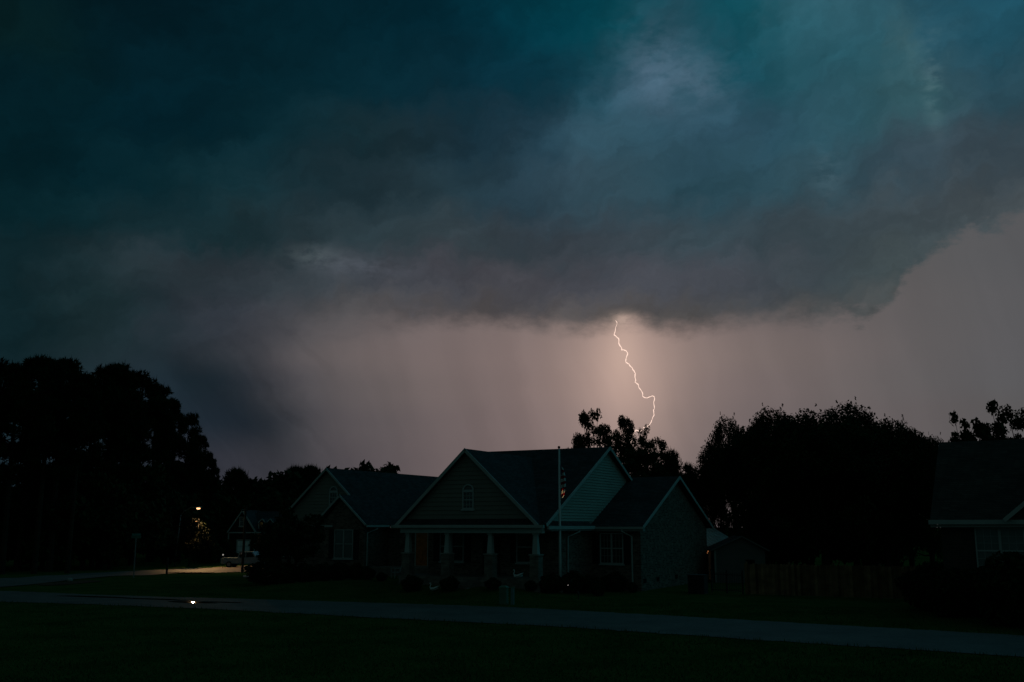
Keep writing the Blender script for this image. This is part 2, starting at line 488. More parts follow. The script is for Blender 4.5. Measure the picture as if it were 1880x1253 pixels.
M = {
    'lawn': ground_material('lawn', [(0.022, 0.052, 0.012), (0.040, 0.082, 0.020), (0.066, 0.100, 0.028)], 0.45, 1.0, 0.8, 9.0, spec=0.0, fine=14.0),
    'blade': material('grass_blade', (0.050, 0.096, 0.024), 0.8, 0.4, 0.4, spec=0.1),
    'asphalt': ground_material('asphalt', [(0.085, 0.066, 0.060), (0.122, 0.095, 0.086), (0.16, 0.125, 0.114)], 0.55, 0.72, 0.45, 40.0, spec=0.35, fine=22.0),
    'concrete': ground_material('concrete', [(0.14, 0.135, 0.125), (0.19, 0.185, 0.175), (0.23, 0.22, 0.21)], 0.6, 0.8, 0.25, 30.0, spec=0.3, fine=25.0),
    'dirt': ground_material('dirt', [(0.035, 0.024, 0.014), (0.06, 0.04, 0.024), (0.08, 0.056, 0.034)], 0.9, 0.95, 0.8, 8.0, spec=0.1, fine=12.0),
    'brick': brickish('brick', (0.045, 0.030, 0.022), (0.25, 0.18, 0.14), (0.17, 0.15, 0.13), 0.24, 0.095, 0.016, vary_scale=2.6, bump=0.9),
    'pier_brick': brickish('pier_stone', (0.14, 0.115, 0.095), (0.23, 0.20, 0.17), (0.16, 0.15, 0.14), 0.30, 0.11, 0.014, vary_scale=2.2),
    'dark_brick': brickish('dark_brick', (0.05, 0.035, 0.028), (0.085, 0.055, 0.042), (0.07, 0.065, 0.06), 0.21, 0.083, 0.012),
    'shingle': brickish('roof_shingle', (0.026, 0.030, 0.034), (0.050, 0.055, 0.060), (0.018, 0.02, 0.022), 0.33, 0.14, 0.012, rough=0.9, vary_scale=0.9, bump=0.6, zmul=1.5, spec=0.15),
    'brown_shingle': brickish('brown_shingle', (0.040, 0.034, 0.030), (0.068, 0.056, 0.048), (0.030, 0.025, 0.022), 0.33, 0.14, 0.012, rough=0.9, vary_scale=0.9, bump=0.6, zmul=1.5, spec=0.15),
    'siding': material('tan_siding', (0.20, 0.19, 0.165), 0.6, 0.10, 0.8, spec=0.3),
    'siding_side': material('pale_siding', (0.29, 0.31, 0.27), 0.6, 0.08, 0.8, spec=0.3),
    'shed_siding': material('grey_shed_siding', (0.115, 0.12, 0.115), 0.65, 0.1, 0.8, spec=0.2),
    'trim': material('white_trim', (0.40, 0.42, 0.41), 0.5, 0.08, 2.0, spec=0.4),
    'soffit': material('soffit', (0.30, 0.30, 0.29), 0.7, 0.08, 2.0),
    'frame': material('window_vinyl', (0.40, 0.42, 0.42), 0.45, 0.05, 2.0, spec=0.4),
    'pane': material('window_glass', (0.035, 0.042, 0.044), 0.06, 0.35, 0.9, spec=0.8),
    'blind_pane': material('blind_behind_glass', (0.13, 0.155, 0.16), 0.15, 0.12, 1.2, spec=0.8),
    'shutter': material('dark_shutter', (0.012, 0.012, 0.013), 0.6, 0.2, 3.0),
    'door_wood': material('orange_wood', (0.50, 0.13, 0.028), 0.4, 0.3, 5.0, spec=0.4),
    'dark': material('dark_opening', (0.006, 0.006, 0.006), 0.9, 0.2, 3.0, spec=0.1),
    'metal_grey': material('galvanised_metal', (0.20, 0.21, 0.21), 0.5, 0.12, 4.0, metallic=0.3),
    'white_metal': material('white_metal', (0.62, 0.65, 0.65), 0.4, 0.06, 3.0, spec=0.5),
    'black_metal': material('black_metal', (0.012, 0.012, 0.013), 0.5, 0.2, 5.0),
    'metal_roof': material('pale_metal_roof', (0.80, 0.85, 0.88), 0.25, 0.10, 0.7, spec=0.5),
    'fence_wood': material('weathered_fence_wood', (0.19, 0.105, 0.055), 0.85, 0.5, 2.2, bump=0.3, bump_scale=18, spec=0.15),
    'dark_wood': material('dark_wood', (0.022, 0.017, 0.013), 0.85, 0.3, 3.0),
    'bark': material('bark', (0.035, 0.026, 0.018), 0.95, 0.4, 2.0, bump=0.6, bump_scale=6, spec=0.05),
    'leaf': material('broad_leaf', (0.022, 0.038, 0.012), 0.8, 0.45, 0.35, spec=0.1),
    'needle': material('pine_needle', (0.016, 0.030, 0.011), 0.85, 0.45, 0.3, spec=0.05),
    'shrub_leaf': material('shrub_leaf', (0.020, 0.034, 0.012), 0.8, 0.5, 1.6, spec=0.08),
    'lit_leaf': material('yellow_green_leaf', (0.0045, 0.0092, 0.001), 0.7, 0.4, 0.6, spec=0.15),
    'green_plastic': material('green_plastic', (0.06, 0.16, 0.11), 0.5, 0.15, 3.0, spec=0.4),
    'teal_paint': material('blue_green_paint', (0.09, 0.20, 0.21), 0.5, 0.15, 3.0, spec=0.4),
    'sign_face': material('street_sign_sheet', (0.03, 0.15, 0.12), 0.35, 0.08, 3.0, spec=0.5),
    'swan_white': material('white_concrete', (0.66, 0.68, 0.68), 0.6, 0.08, 6.0),
    'beak': material('orange_beak', (0.4, 0.12, 0.02), 0.6, 0.1, 6.0),
    'flag_red': material('flag_red', (0.30, 0.012, 0.02), 0.8, 0.12, 3.0, spec=0.1),
    'flag_white': material('flag_white', (0.62, 0.62, 0.60), 0.8, 0.06, 3.0, spec=0.1),
    'flag_blue': material('flag_blue', (0.012, 0.02, 0.10), 0.8, 0.12, 3.0, spec=0.1),
    'car_pale': material('pale_car_paint', (0.14, 0.20, 0.24), 0.25, 0.05, 1.0, spec=0.5),
    'car_dark': material('dark_car_paint', (0.022, 0.024, 0.028), 0.2, 0.1, 1.0, spec=0.5),
    'car_glass': material('car_glass', (0.012, 0.014, 0.016), 0.05, 0.2, 1.0, spec=0.8),
    'tyre': material('tyre_rubber', (0.012, 0.012, 0.012), 0.9, 0.2, 6.0),
    'stone': material('pale_stone', (0.30, 0.28, 0.26), 0.9, 0.25, 8.0, bump=0.4),
    'lamp_glow': emitter('lamp_glow', (1.0, 0.52, 0.22), 2.3),
    'porch_glow': emitter('porch_glow', (1.0, 0.78, 0.48), 2.2),
    'orange_glow': emitter('orange_glow', (1.0, 0.36, 0.12), 1.6),
    'small_glow': emitter('small_white_glow', (1.0, 0.95, 0.85), 0.30),
    'bolt_glow': emitter('bolt_glow', (1.0, 0.72, 0.60), 1.12),
}

# fence boards: every board weathered a little differently, grain running upwards
_fm = M['fence_wood'].node_tree
_sp = _fm.nodes.new('ShaderNodeSeparateXYZ')
_tc = next(n for n in _fm.nodes if n.type == 'TEX_COORD')
_fm.links.new(_tc.outputs['Object'], _sp.inputs[0])
_fl = _fm.nodes.new('ShaderNodeMath')
_fl.operation = 'MULTIPLY'
_fl.inputs[1].default_value = 1 / 0.1458
_fm.links.new(_sp.outputs[0], _fl.inputs[0])
_f2 = _fm.nodes.new('ShaderNodeMath')
_f2.operation = 'FLOOR'
_fm.links.new(_fl.outputs[0], _f2.inputs[0])
_wn = _fm.nodes.new('ShaderNodeTexWhiteNoise')
_wn.noise_dimensions = '1D'
_fm.links.new(_f2.outputs[0], _wn.inputs['W'])
_mr = _fm.nodes.new('ShaderNodeMapRange')
_mr.inputs[3].default_value = 0.45
_mr.inputs[4].default_value = 1.5
_fm.links.new(_wn.outputs['Value'], _mr.inputs[0])
_mx = _fm.nodes.new('ShaderNodeMix')
_mx.data_type = 'RGBA'
_mx.blend_type = 'MULTIPLY'
_mx.inputs[0].default_value = 1.0
_ramp = next(n for n in _fm.nodes if n.type == 'VALTORGB')
_fm.links.new(_ramp.outputs[0], _mx.inputs[6])
_fm.links.new(_mr.outputs[0], _mx.inputs[7])
_fm.links.new(_mx.outputs[2], _fm.nodes['Principled BSDF'].inputs['Base Color'])

# water lying on the road: a thin dark mirror over wet asphalt
M['water'] = material('still_water', (0.015, 0.016, 0.018), 0.05, 0.1, 2.0, spec=0.5)


# ------------------------------------------------------------------ helpers: meshes and the object tree
class MB:
    def __init__(self):
        self.v, self.f, self.mi = [], [], []

    def add(self, verts, faces, mi=0):
        o = len(self.v)
        self.v += [tuple(p) for p in verts]
        self.f += [tuple(i + o for i in f) for f in faces]
        self.mi += [mi] * len(faces)
        return self

    def box(self, x0, x1, y0, y1, z0, z1, mi=0):
        v = [(x0, y0, z0), (x1, y0, z0), (x1, y1, z0), (x0, y1, z0), (x0, y0, z1), (x1, y0, z1), (x1, y1, z1), (x0, y1, z1)]
        return self.add(v, [(0, 3, 2, 1), (4, 5, 6, 7), (0, 1, 5, 4), (1, 2, 6, 5), (2, 3, 7, 6), (3, 0, 4, 7)], mi)

    def frustum(self, cx, cy, w0, w1, z0, z1, d0=None, d1=None, mi=0):
        d0 = w0 if d0 is None else d0
        d1 = w1 if d1 is None else d1
        v = []
        for w, d, z in ((w0, d0, z0), (w1, d1, z1)):
            v += [(cx - w / 2, cy - d / 2, z), (cx + w / 2, cy - d / 2, z), (cx + w / 2, cy + d / 2, z), (cx - w / 2, cy + d / 2, z)]
        return self.add(v, [(0, 3, 2, 1), (4, 5, 6, 7), (0, 1, 5, 4), (1, 2, 6, 5), (2, 3, 7, 6), (3, 0, 4, 7)], mi)

    def prism(self, poly, mapf, a, b, mi=0):
        """poly: 2-D outline; mapf(p, q, t) -> 3-D; extruded from t=a to t=b"""
        n = len(poly)
        v = [mapf(p, q, a) for p, q in poly] + [mapf(p, q, b) for p, q in poly]
        f = [tuple(range(n))[::-1], tuple(range(n, 2 * n))] + [(i, (i + 1) % n, n + (i + 1) % n, n + i) for i in range(n)]
        return self.add(v, f, mi)

    def slab(self, p0, p1, p2, p3, t, mi=0):
        P = [Vector(p) for p in (p0, p1, p2, p3)]
        n = (P[1] - P[0]).cross(P[2] - P[0]).normalized()
        if n.z < 0:
            n = -n
        Q = [p - n * t for p in P]
        return self.add(P + Q, [(0, 1, 2, 3), (7, 6, 5, 4), (0, 4, 5, 1), (1, 5, 6, 2), (2, 6, 7, 3), (3, 7, 4, 0)], mi)

    def bar(self, a, b, w, h, up=(0, 0, 1), mi=0):
        a, b = Vector(a), Vector(b)
        d = (b - a).normalized()
        u = Vector(up)
        s = d.cross(u)
        if s.length < 1e-4:
            s = Vector((1, 0, 0))
        s.normalize()
        u = s.cross(d).normalized()
        v = []
        for c in (a, b):
            v += [c + s * (-w / 2) + u * (-h / 2), c + s * (w / 2) + u * (-h / 2), c + s * (w / 2) + u * (h / 2), c + s * (-w / 2) + u * (h / 2)]
        return self.add(v, [(0, 1, 2, 3), (7, 6, 5, 4), (0, 4, 5, 1), (1, 5, 6, 2), (2, 6, 7, 3), (3, 7, 4, 0)], mi)

    def tube(self, pts, radii, n=8, mi=0, cap=True):
        pts = [Vector(p) for p in pts]
        if isinstance(radii, (int, float)):
            radii = [radii] * len(pts)
        rings = []
        ref = Vector((0.31, 0.17, 0.93)).normalized()
        for i, p in enumerate(pts):
            d = (pts[min(i + 1, len(pts) - 1)] - pts[max(i - 1, 0)])
            d = d.normalized() if d.length > 1e-9 else Vector((0, 0, 1))
            s = d.cross(ref)
            if s.length < 0.05:
                s = d.cross(Vector((1, 0, 0)))
            s.normalize()
            u = s.cross(d)
            rings.append([p + (s * math.cos(2 * math.pi * k / n) + u * math.sin(2 * math.pi * k / n)) * radii[i] for k in range(n)])
        v = [q for r_ in rings for q in r_]
        f = []
        for i in range(len(pts) - 1):
            for k in range(n):
                f.append((i * n + k, i * n + (k + 1) % n, (i + 1) * n + (k + 1) % n, (i + 1) * n + k))
        if cap:
            f.append(tuple(range(n))[::-1])
            f.append(tuple((len(pts) - 1) * n + k for k in range(n)))
        return self.add(v, f, mi)

    def ellipsoid(self, c, r, nu=12, nv=8, mi=0):
        v, f = [], []
        for j in range(nv + 1):
            th = math.pi * j / nv
            for i in range(nu):
                ph = 2 * math.pi * i / nu
                v.append((c[0] + r[0] * math.sin(th) * math.cos(ph), c[1] + r[1] * math.sin(th) * math.sin(ph), c[2] + r[2] * math.cos(th)))
        for j in range(nv):
            for i in range(nu):
                f.append((j * nu + i, (j + 1) * nu + i, (j + 1) * nu + (i + 1) % nu, j * nu + (i + 1) % nu))
        return self.add(v, f, mi)

    def build(self, name, mats, parent=None, smooth=False, loc=None):
        me = bpy.data.meshes.new(name)
        me.from_pydata(self.v, [], self.f)
        if not isinstance(mats, (list, tuple)):
            mats = [mats]
        for m in mats:
            me.materials.append(m)
        if len(mats) > 1:
            me.polygons.foreach_set('material_index', self.mi)
        if smooth:
            me.polygons.foreach_set('use_smooth', [True] * len(me.polygons))
        me.update()
        o = bpy.data.objects.new(name, me)
        COL.objects.link(o)
        if parent is not None:
            o.parent = parent
        if loc is not None:
            o.location = loc
        return o


def mesh_from_arrays(name, verts, faces_n, mat, parent=None):
    """verts (N*k,3), every k consecutive verts form a face"""
    k = faces_n
    n = len(verts) // k
    me = bpy.data.meshes.new(name)
    me.vertices.add(len(verts))
    me.vertices.foreach_set('co', np.asarray(verts, dtype=np.float32).ravel())
    me.loops.add(n * k)
    me.loops.foreach_set('vertex_index', np.arange(n * k, dtype=np.int32))
    me.polygons.add(n)
    me.polygons.foreach_set('loop_start', np.arange(0, n * k, k, dtype=np.int32))
    me.materials.append(mat)
    me.update(calc_edges=True)
    o = bpy.data.objects.new(name, me)
    COL.objects.link(o)
    if parent is not None:
        o.parent = parent
    return o


def tag(o, label=None, cat=None, group=None, kind=None):
    if label:
        o['label'] = label
    if cat:
        o['category'] = cat
    if group:
        o['group'] = group
    if kind:
        o['kind'] = kind
    return o


def empty(name, loc=(0, 0, 0), rz=0.0):
    o = bpy.data.objects.new(name, None)
    o.empty_display_size = 0.3
    COL.objects.link(o)
    o.location = loc
    o.rotation_euler = (0, 0, rz)
    return o


KIDS = {}


def copy_tree(o, parent=None):
    c = o.copy()
    COL.objects.link(c)
    if parent is not None:
        c.parent = parent
    for ch in [q for q in o.children]:
        copy_tree(ch, c)
    return c


# ------------------------------------------------------------------ terrain
ROT = R(28)
CORNER = Vector((7.262, 57.4, 0.0))
UU = Vector((math.cos(ROT), -math.sin(ROT), 0))
VV = Vector((math.sin(ROT), math.cos(ROT), 0))


def sst(x, a, b):
    t = np.clip((x - a) / (b - a), 0, 1)
    return t * t * (3 - 2 * t)


def terrain(x, y):
    x = np.asarray(x, dtype=float)
    y = np.asarray(y, dtype=float)
    drop = -1.25 * sst(y, 68, 108)
    u = (x - CORNER.x) * UU.x + (y - CORNER.y) * UU.y
    v = (x - CORNER.x) * VV.x + (y - CORNER.y) * VV.y
    pad = 0.42 * sst(v, -10.5, -7.4) * sst(u, -1.0, -5.0) * sst(u, -24.0, -16.0) * sst(v, 24, 14)
    return drop + pad


def ground_at(px, py):
    r = ray(px, py)
    z = 0.0
    for _ in range(60):
        t = (z - EYE) / r.z
        z = 0.5 * z + 0.5 * float(terrain(r.x * t, r.y * t))
    return Vector((r.x * t, r.y * t, z))


def at(px, py, Y):
    r = ray(px, py)
    t = Y / r.y
    return Vector((r.x * t, Y, EYE + r.z * t))


def gz(x, y):
    return float(terrain(x, y))


def grid_axis(segs):
    out = [segs[0][0]]
    for a, b, s in segs:
        n = max(1, int(round((b - a) / s)))
        out += [a + (b - a) * (i + 1) / n for i in range(n)]
    return np.array(out)


gx = grid_axis([(-2500, -300, 200), (-300, -80, 20), (-80, 60, 1.0), (60, 300, 20), (300, 2500, 200)])
gy = grid_axis([(-600, -60, 60), (-60, 20, 8), (20, 125, 1.0), (125, 300, 12), (300, 3000, 300)])
XX, YY = np.meshgrid(gx, gy)
ZZ = terrain(XX, YY)
nx, ny = len(gx), len(gy)
gv = np.stack([XX.ravel(), YY.ravel(), ZZ.ravel()], 1)
idx = np.arange(nx * ny).reshape(ny, nx)
gf = np.stack([idx[:-1, :-1].ravel(), idx[:-1, 1:].ravel(), idx[1:, 1:].ravel(), idx[1:, :-1].ravel()], 1)
me = bpy.data.meshes.new('ground')
me.vertices.add(len(gv))
me.vertices.foreach_set('co', gv.astype(np.float32).ravel())
me.loops.add(gf.size)
me.loops.foreach_set('vertex_index', gf.astype(np.int32).ravel())
me.polygons.add(len(gf))
me.polygons.foreach_set('loop_start', np.arange(0, gf.size, 4, dtype=np.int32))
me.polygons.foreach_set('use_smooth', np.ones(len(gf), dtype=bool))
me.materials.append(M['lawn'])
me.update(calc_edges=True)
ground = bpy.data.objects.new('ground', me)
COL.objects.link(ground)
tag(ground, 'dark mown lawn spreading over the whole neighbourhood', 'ground', kind='structure')


def catmull(pts, n=12):
    P = [Vector((p[0], p[1], 0)) for p in pts]
    P = [P[0] * 2 - P[1]] + P + [P[-1] * 2 - P[-2]]
    out = []
    for i in range(1, len(P) - 2):
        for k in range(n):
            t = k / n
            a, b, c, d = P[i - 1], P[i], P[i + 1], P[i + 2]
            out.append(0.5 * ((2 * b) + (c - a) * t + (2 * a - 5 * b + 4 * c - d) * t * t + (3 * b - a - 3 * c + d) * t ** 3))
    out.append(P[-2])
    return out


def ribbon(name, left, right, mat, lift, label, cat, across=6, wob=0.0, seed=3):
    rnd = random.Random(seed)
    n = len(left)
    mb = MB()
    v, f = [], []
    for i in range(n):
        for k in range(across + 1):
            p = left[i].lerp(right[i], k / across)
            if k in (0, across) and wob:
                p = p + Vector((rnd.uniform(-wob, wob), rnd.uniform(-wob, wob), 0))
            v.append((p.x, p.y, gz(p.x, p.y) + lift))
    w = across + 1
    for i in range(n - 1):
        for k in range(across):
            f.append((i * w + k, i * w + k + 1, (i + 1) * w + k + 1, (i + 1) * w + k))
    o = mb.add(v, f).build(name, mat)
    tag(o, label, cat, kind='structure')
    return o


far_edge = [(-80, 66.5), (-55, 62.0), (-40, 59.6), (-30, 57.8), (-25.2, 56.0), (-21.2, 54.0), (-12.3, 50.9), (-4.6, 48.0), (0.0, 46.0), (5.3, 42.6), (8.5, 40.3), (12.9, 37.3), (17.0, 34.4), (30, 25.4), (50, 12)]
near_edge = [(-80, 58.0), (-55, 54.0), (-40, 52.0), (-30, 50.6), (-25.4, 49.6), (-20.9, 48.2), (-14.3, 45.6), (-7.8, 42.2), (-3.2, 39.8), (1.2, 37.6), (4.5, 35.4), (9.0, 32.4), (13.5, 29.3), (26.2, 20.4), (46.2, 6.5)]
FE, NE = catmull(far_edge, 14), catmull(near_edge, 14)
ribbon('road', FE, NE, M['asphalt'], 0.02, 'grey wet asphalt road running across in front of the brick house', 'road', wob=0.13)

sfar = [ground_at(*p) for p in ((-60, 1069), (0, 1063), (60, 1060), (130, 1055.5), (200, 1051.5), (310, 1046), (400, 1042.5), (480, 1037.5), (540, 1034))]
snear = [ground_at(*p) for p in ((-100, 1086), (-20, 1081), (66, 1073.5), (130, 1066), (200, 1059.5), (300, 1055), (400, 1052.5), (480, 1049.5), (540, 1047))]
SF, SN = catmull(sfar, 10), catmull(snear, 10)
ribbon('side_street', SF, SN, M['asphalt'], 0.045, 'side street under the street lamp leading off behind the brick house', 'road', across=10, wob=0.05)
# the corner where both meet
jn = [Vector((-24.9, 56.2, 0)), Vector((-29.5, 64.6, 0))]

dfar = [ground_at(*p) for p in ((446, 1057.5), (480, 1055), (520, 1053))]
dnear = [ground_at(*p) for p in ((446, 1061.5), (480, 1060.5), (520, 1060))]
ribbon('driveway', catmull(dfar, 8), catmull(dnear, 8), M['concrete'], 0.05, 'pale concrete driveway strip left of the brick house', 'driveway', across=4)

corner_pts = [ground_at(*p) for p in ((66, 1074), (110, 1069.5), (160, 1066), (190, 1068), (150, 1072), (110, 1075), (80, 1076))]
mb = MB()
mb.add([(p.x, p.y, gz(p.x, p.y) + 0.035) for p in corner_pts], [tuple(range(len(corner_pts)))])
tag(mb.build('dirt_patch', M['dirt']), 'bare brown earth at the tip of the corner lawn between both roads', 'bare earth', kind='structure')


def blob_sheet(name, cx, cy, rx, ry, rz, lift, mat, label, seed, n=40):
    rnd = random.Random(seed)
    ph = [rnd.uniform(0, 6.28) for _ in range(5)]
    v = []
    for k in range(n):
        a = 2 * math.pi * k / n
        rr = 1 + 0.12 * math.sin(2 * a + ph[0]) + 0.10 * math.sin(3 * a + ph[1]) + 0.06 * math.sin(5 * a + ph[2])
        x, y = rx * rr * math.cos(a), ry * rr * math.sin(a)
        X, Y = cx + x * math.cos(rz) - y * math.sin(rz), cy + x * math.sin(rz) + y * math.cos(rz)
        v.append((X, Y, lift + gz(cx, cy)))
    o = MB().add(v, [tuple(range(n))]).build(name, mat)
    return tag(o, label, 'puddle', kind='structure')


pw = ground_at(350, 1107)
blob_sheet('puddle', pw.x, pw.y, 1.3, 0.42, R(-24), 0.027, M['water'], 'puddle on the road mirroring the street lamp', 4)
for q, (px, py, rx, ry) in enumerate(((175, 1097, 2.6, 0.32), (290, 1101.5, 2.0, 0.30), (410, 1107, 1.2, 0.25))):
    p = ground_at(px, py)
    blob_sheet('puddle', p.x, p.y, rx, ry, R(-20), 0.028, M['water'], ['long dark puddle on the road nearest the corner', 'dark puddle between the corner and the lamp reflection', 'small dark puddle right of the lamp reflection'][q], 10 + q)
p = ground_at(352, 1053)
blob_sheet('puddle', p.x, p.y, 2.3, 1.2, R(-12), 0.052, M['water'], 'wet patch on the side street below the street lamp', 21)

# grass blades near the camera and along both verges: nobody could count them
rng = np.random.default_rng(5)
NB = 90000
Yg = 21.5 + 45 * rng.random(NB) ** 1.5
Xg = (rng.random(NB) * 2 - 1) * (Yg * 0.53 + 1.0)


def x_on(edge, y):
    xs = np.array([p.x for p in edge])[::-1]
    ys = np.array([p.y for p in edge])[::-1]
    return xs, ys


fx = np.array([p.x for p in FE])
fy = np.array([p.y for p in FE])
nx_ = np.array([p.x for p in NE])
ny_ = np.array([p.y for p in NE])
on_road = (Yg < np.interp(Xg, fx, fy) - 0.02) & (Yg > np.interp(Xg, nx_, ny_) + 0.02)
ug = (Xg - CORNER.x) * UU.x + (Yg - CORNER.y) * UU.y
vg = (Xg - CORNER.x) * VV.x + (Yg - CORNER.y) * VV.y
keep = ~on_road & (vg < -6.8) & ~((Xg < -21) & (Yg > 54))
Xg, Yg = Xg[keep], Yg[keep]
nb = len(Xg)
edge_d = np.minimum(np.abs(Yg - np.interp(Xg, fx, fy)), np.abs(Yg - np.interp(Xg, nx_, ny_)))
hg = (0.035 + 0.05 * rng.random(nb)) * np.where(edge_d < 0.5, 1.7, 1.0)
wg = 0.012 + 0.012 * rng.random(nb)
an = rng.random(nb) * math.pi
lx, ly = rng.normal(0, 0.03, nb), rng.normal(0, 0.03, nb)
Zg = terrain(Xg, Yg)
gvv = np.empty((nb, 3, 3))
gvv[:, 0] = np.stack([Xg - wg * np.cos(an), Yg - wg * np.sin(an), Zg - 0.01], 1)
gvv[:, 1] = np.stack([Xg + wg * np.cos(an), Yg + wg * np.sin(an), Zg - 0.01], 1)
gvv[:, 2] = np.stack([Xg + lx, Yg + ly, Zg + hg], 1)
g = mesh_from_arrays('grass', gvv.reshape(-1, 3), 3, M['blade'])
tag(g, 'short grass blades over the lawns on both sides of the road', 'grass', kind='stuff')


# ------------------------------------------------------------------ house building blocks (local: x along the front, y back, z up)
def front_map(v0, depth_sign=-1):
    return lambda p, q, t: (p, v0 + depth_sign * t, q)


def side_map(u0):
    return lambda p, q, t: (u0 + t, p, q)


def lap_gable(mb, mapf, poly_fn, z0, z1, step, out=0.04):
    """clapboards: every lap leans out at its foot, clipped to the gable outline poly_fn(z) -> (a, b)"""
    z = z0
    while z < z1 - 0.02:
        zt = min(z + step, z1)
        a0, b0 = poly_fn(z)
        a1, b1 = poly_fn(zt)
        v = [mapf(a0, z, out), mapf(b0, z, out), mapf(b1, zt, 0.002), mapf(a1, zt, 0.002), mapf(a0, z, 0.0), mapf(b0, z, 0.0)]
        mb.add(v, [(0, 1, 2, 3), (4, 5, 1, 0)])
        z = zt


def ring(mb, outer, inner, mapf, t0, t1, mi=0):
    n = len(outer)
    v = [mapf(*p, t1) for p in outer] + [mapf(*p, t1) for p in inner] + [mapf(*p, t0) for p in outer] + [mapf(*p, t0) for p in inner]
    f = []
    for i in range(n):
        j = (i + 1) % n
        f += [(i, j, n + j, n + i), (2 * n + i, 2 * n + j, j, i), (n + i, n + j, 3 * n + j, 3 * n + i)]
    mb.add(v, f, mi)


def rect(x0, x1, z0, z1):
    return [(x0, z0), (x1, z0), (x1, z1), (x0, z1)]


def window(parent, mapf, x0, x1, z0, z1, units=2, muntins=(0, 0), pane='pane', trim=0.055, sash=True, sill=True):
    """a double-hung window of side-by-side units: frame with rails and glazing bars, glass, sill"""
    mb = MB()
    ring(mb, rect(x0, x1, z0, z1), rect(x0 + trim, x1 - trim, z0 + trim, z1 - trim), mapf, 0.0, 0.07)
    bx = lambda a, b, c, d, t: mb.prism(rect(a, b, c, d), mapf, 0.012, t)
    W = (x1 - x0 - 2 * trim) / units
    for k in range(1, units):
        c = x0 + trim + W * k
        bx(c - 0.05, c + 0.05, z0 + trim, z1 - trim, 0.06)
    zm = (z0 + z1) / 2
    for k in range(units):
        a = x0 + trim + W * k + (0.055 if k else 0)
        b = x0 + trim + W * (k + 1) - (0.055 if k < units - 1 else 0)
        if sash:
            bx(a, b, zm - 0.03, zm + 0.03, 0.045)
        mc, mr = muntins
        for half in ((z0 + trim, zm - 0.03), (zm + 0.03, z1 - trim)):
            for i in range(1, mc + 1):
                c = a + (b - a) * i / (mc + 1)
                bx(c - 0.006, c + 0.006, half[0], half[1], 0.022)
            for i in range(1, mr + 1):
                c = half[0] + (half[1] - half[0]) * i / (mr + 1)
                bx(a, b, c - 0.006, c + 0.006, 0.020)
    fr = mb.build('window', M['frame'], parent)
    gl = MB().prism(rect(x0 + trim, x1 - trim, z0 + trim, z1 - trim), mapf, -0.02, 0.008)
    gl.build('pane', M[pane], fr)
    if sill:
        MB().prism(rect(x0 - 0.06, x1 + 0.06, z0 - 0.09, z0 - 0.004), mapf, 0.0, 0.11).build('sill', M['frame'], fr)
    return fr


def arch_window(parent, mapf, xc, w, z0, zs):
    """round-topped gable window; zs = spring line of the arch"""
    t = 0.075
    rad = w / 2
    N = 14
    outer = [(xc - rad, z0), (xc + rad, z0)] + [(xc + rad * math.cos(math.pi * i / N), zs + rad * math.sin(math.pi * i / N)) for i in range(N + 1)]
    inner = [(xc - rad + t, z0 + t), (xc + rad - t, z0 + t)] + [(xc + (rad - t) * math.cos(math.pi * i / N), zs + (rad - t) * math.sin(math.pi * i / N)) for i in range(N + 1)]
    mb = MB()
    ring(mb, outer, inner, mapf, 0.0, 0.08)
    mb.prism(rect(xc - rad + t, xc + rad - t, zs - 0.09, zs + 0.05), mapf, 0.02, 0.07)
    zm = (z0 + zs) / 2
    mb.prism(rect(xc - rad + t, xc + rad - t, zm - 0.03, zm + 0.03), mapf, 0.02, 0.055)
    for k in (1, 2):
        c = xc - rad + t + (w - 2 * t) * k / 3
        mb.prism(rect(c - 0.01, c + 0.01, z0 + t, zs - 0.09), mapf, 0.02, 0.035)
    for z in (z0 + (zm - z0) * 0.55, zm + (zs - zm) * 0.5):
        mb.prism(rect(xc - rad + t, xc + rad - t, z - 0.01, z + 0.01), mapf, 0.02, 0.034)
    fr = mb.build('window', M['frame'], parent)
    MB().prism(inner, mapf, -0.02, 0.012).build('pane', M['pane'], fr)
    MB().prism(rect(xc - rad - 0.06, xc + rad + 0.06, z0 - 0.08, z0 - 0.004), mapf, 0.0, 0.11).build('sill', M['frame'], fr)
    return fr


def shutter(parent, mapf, x0, x1, z0, z1):
    mb = MB()
    ring(mb, rect(x0, x1, z0, z1), rect(x0 + 0.05, x1 - 0.05, z0 + 0.05, z1 - 0.05), mapf, 0.0, 0.045)
    z = z0 + 0.06
    while z < z1 - 0.09:
        v = [mapf(x0 + 0.05, z, 0.04), mapf(x1 - 0.05, z, 0.04), mapf(x1 - 0.05, z + 0.06, 0.008), mapf(x0 + 0.05, z + 0.06, 0.008)]
        mb.add(v, [(0, 1, 2, 3)])
        z += 0.06
    mb.build('shutter', M['shutter'], parent)


def rake(parent, a, b, w=0.2, t=0.05, out=(0, -1, 0), mat='trim'):
    """a white rake board from a to b on a gable facing OUT"""
    a, b, o = Vector(a), Vector(b), Vector(out)
    d = (b - a).normalized()
    n = d.cross(o).normalized()
    if n.z > 0:
        n = -n
    v = []
    for s in (0, t):
        v += [a + o * s, b + o * s, b + o * s + n * w, a + o * s + n * w]
    MB().add(v, [(0, 1, 2, 3), (7, 6, 5, 4), (0, 4, 5, 1), (1, 5, 6, 2), (2, 6, 7, 3), (3, 7, 4, 0)]).build('rake_board', M[mat], parent)


def downspout(parent, top, wall, zt, zb, kick):
    pts = [(top[0], top[1], zt), (top[0], top[1], zt - 0.12), (wall[0], wall[1], zt - 0.42), (wall[0], wall[1], zb + 0.15), (wall[0] + kick[0], wall[1] + kick[1], zb)]
    MB().tube(pts, 0.055, n=6).build('downspout', M['trim'], parent)


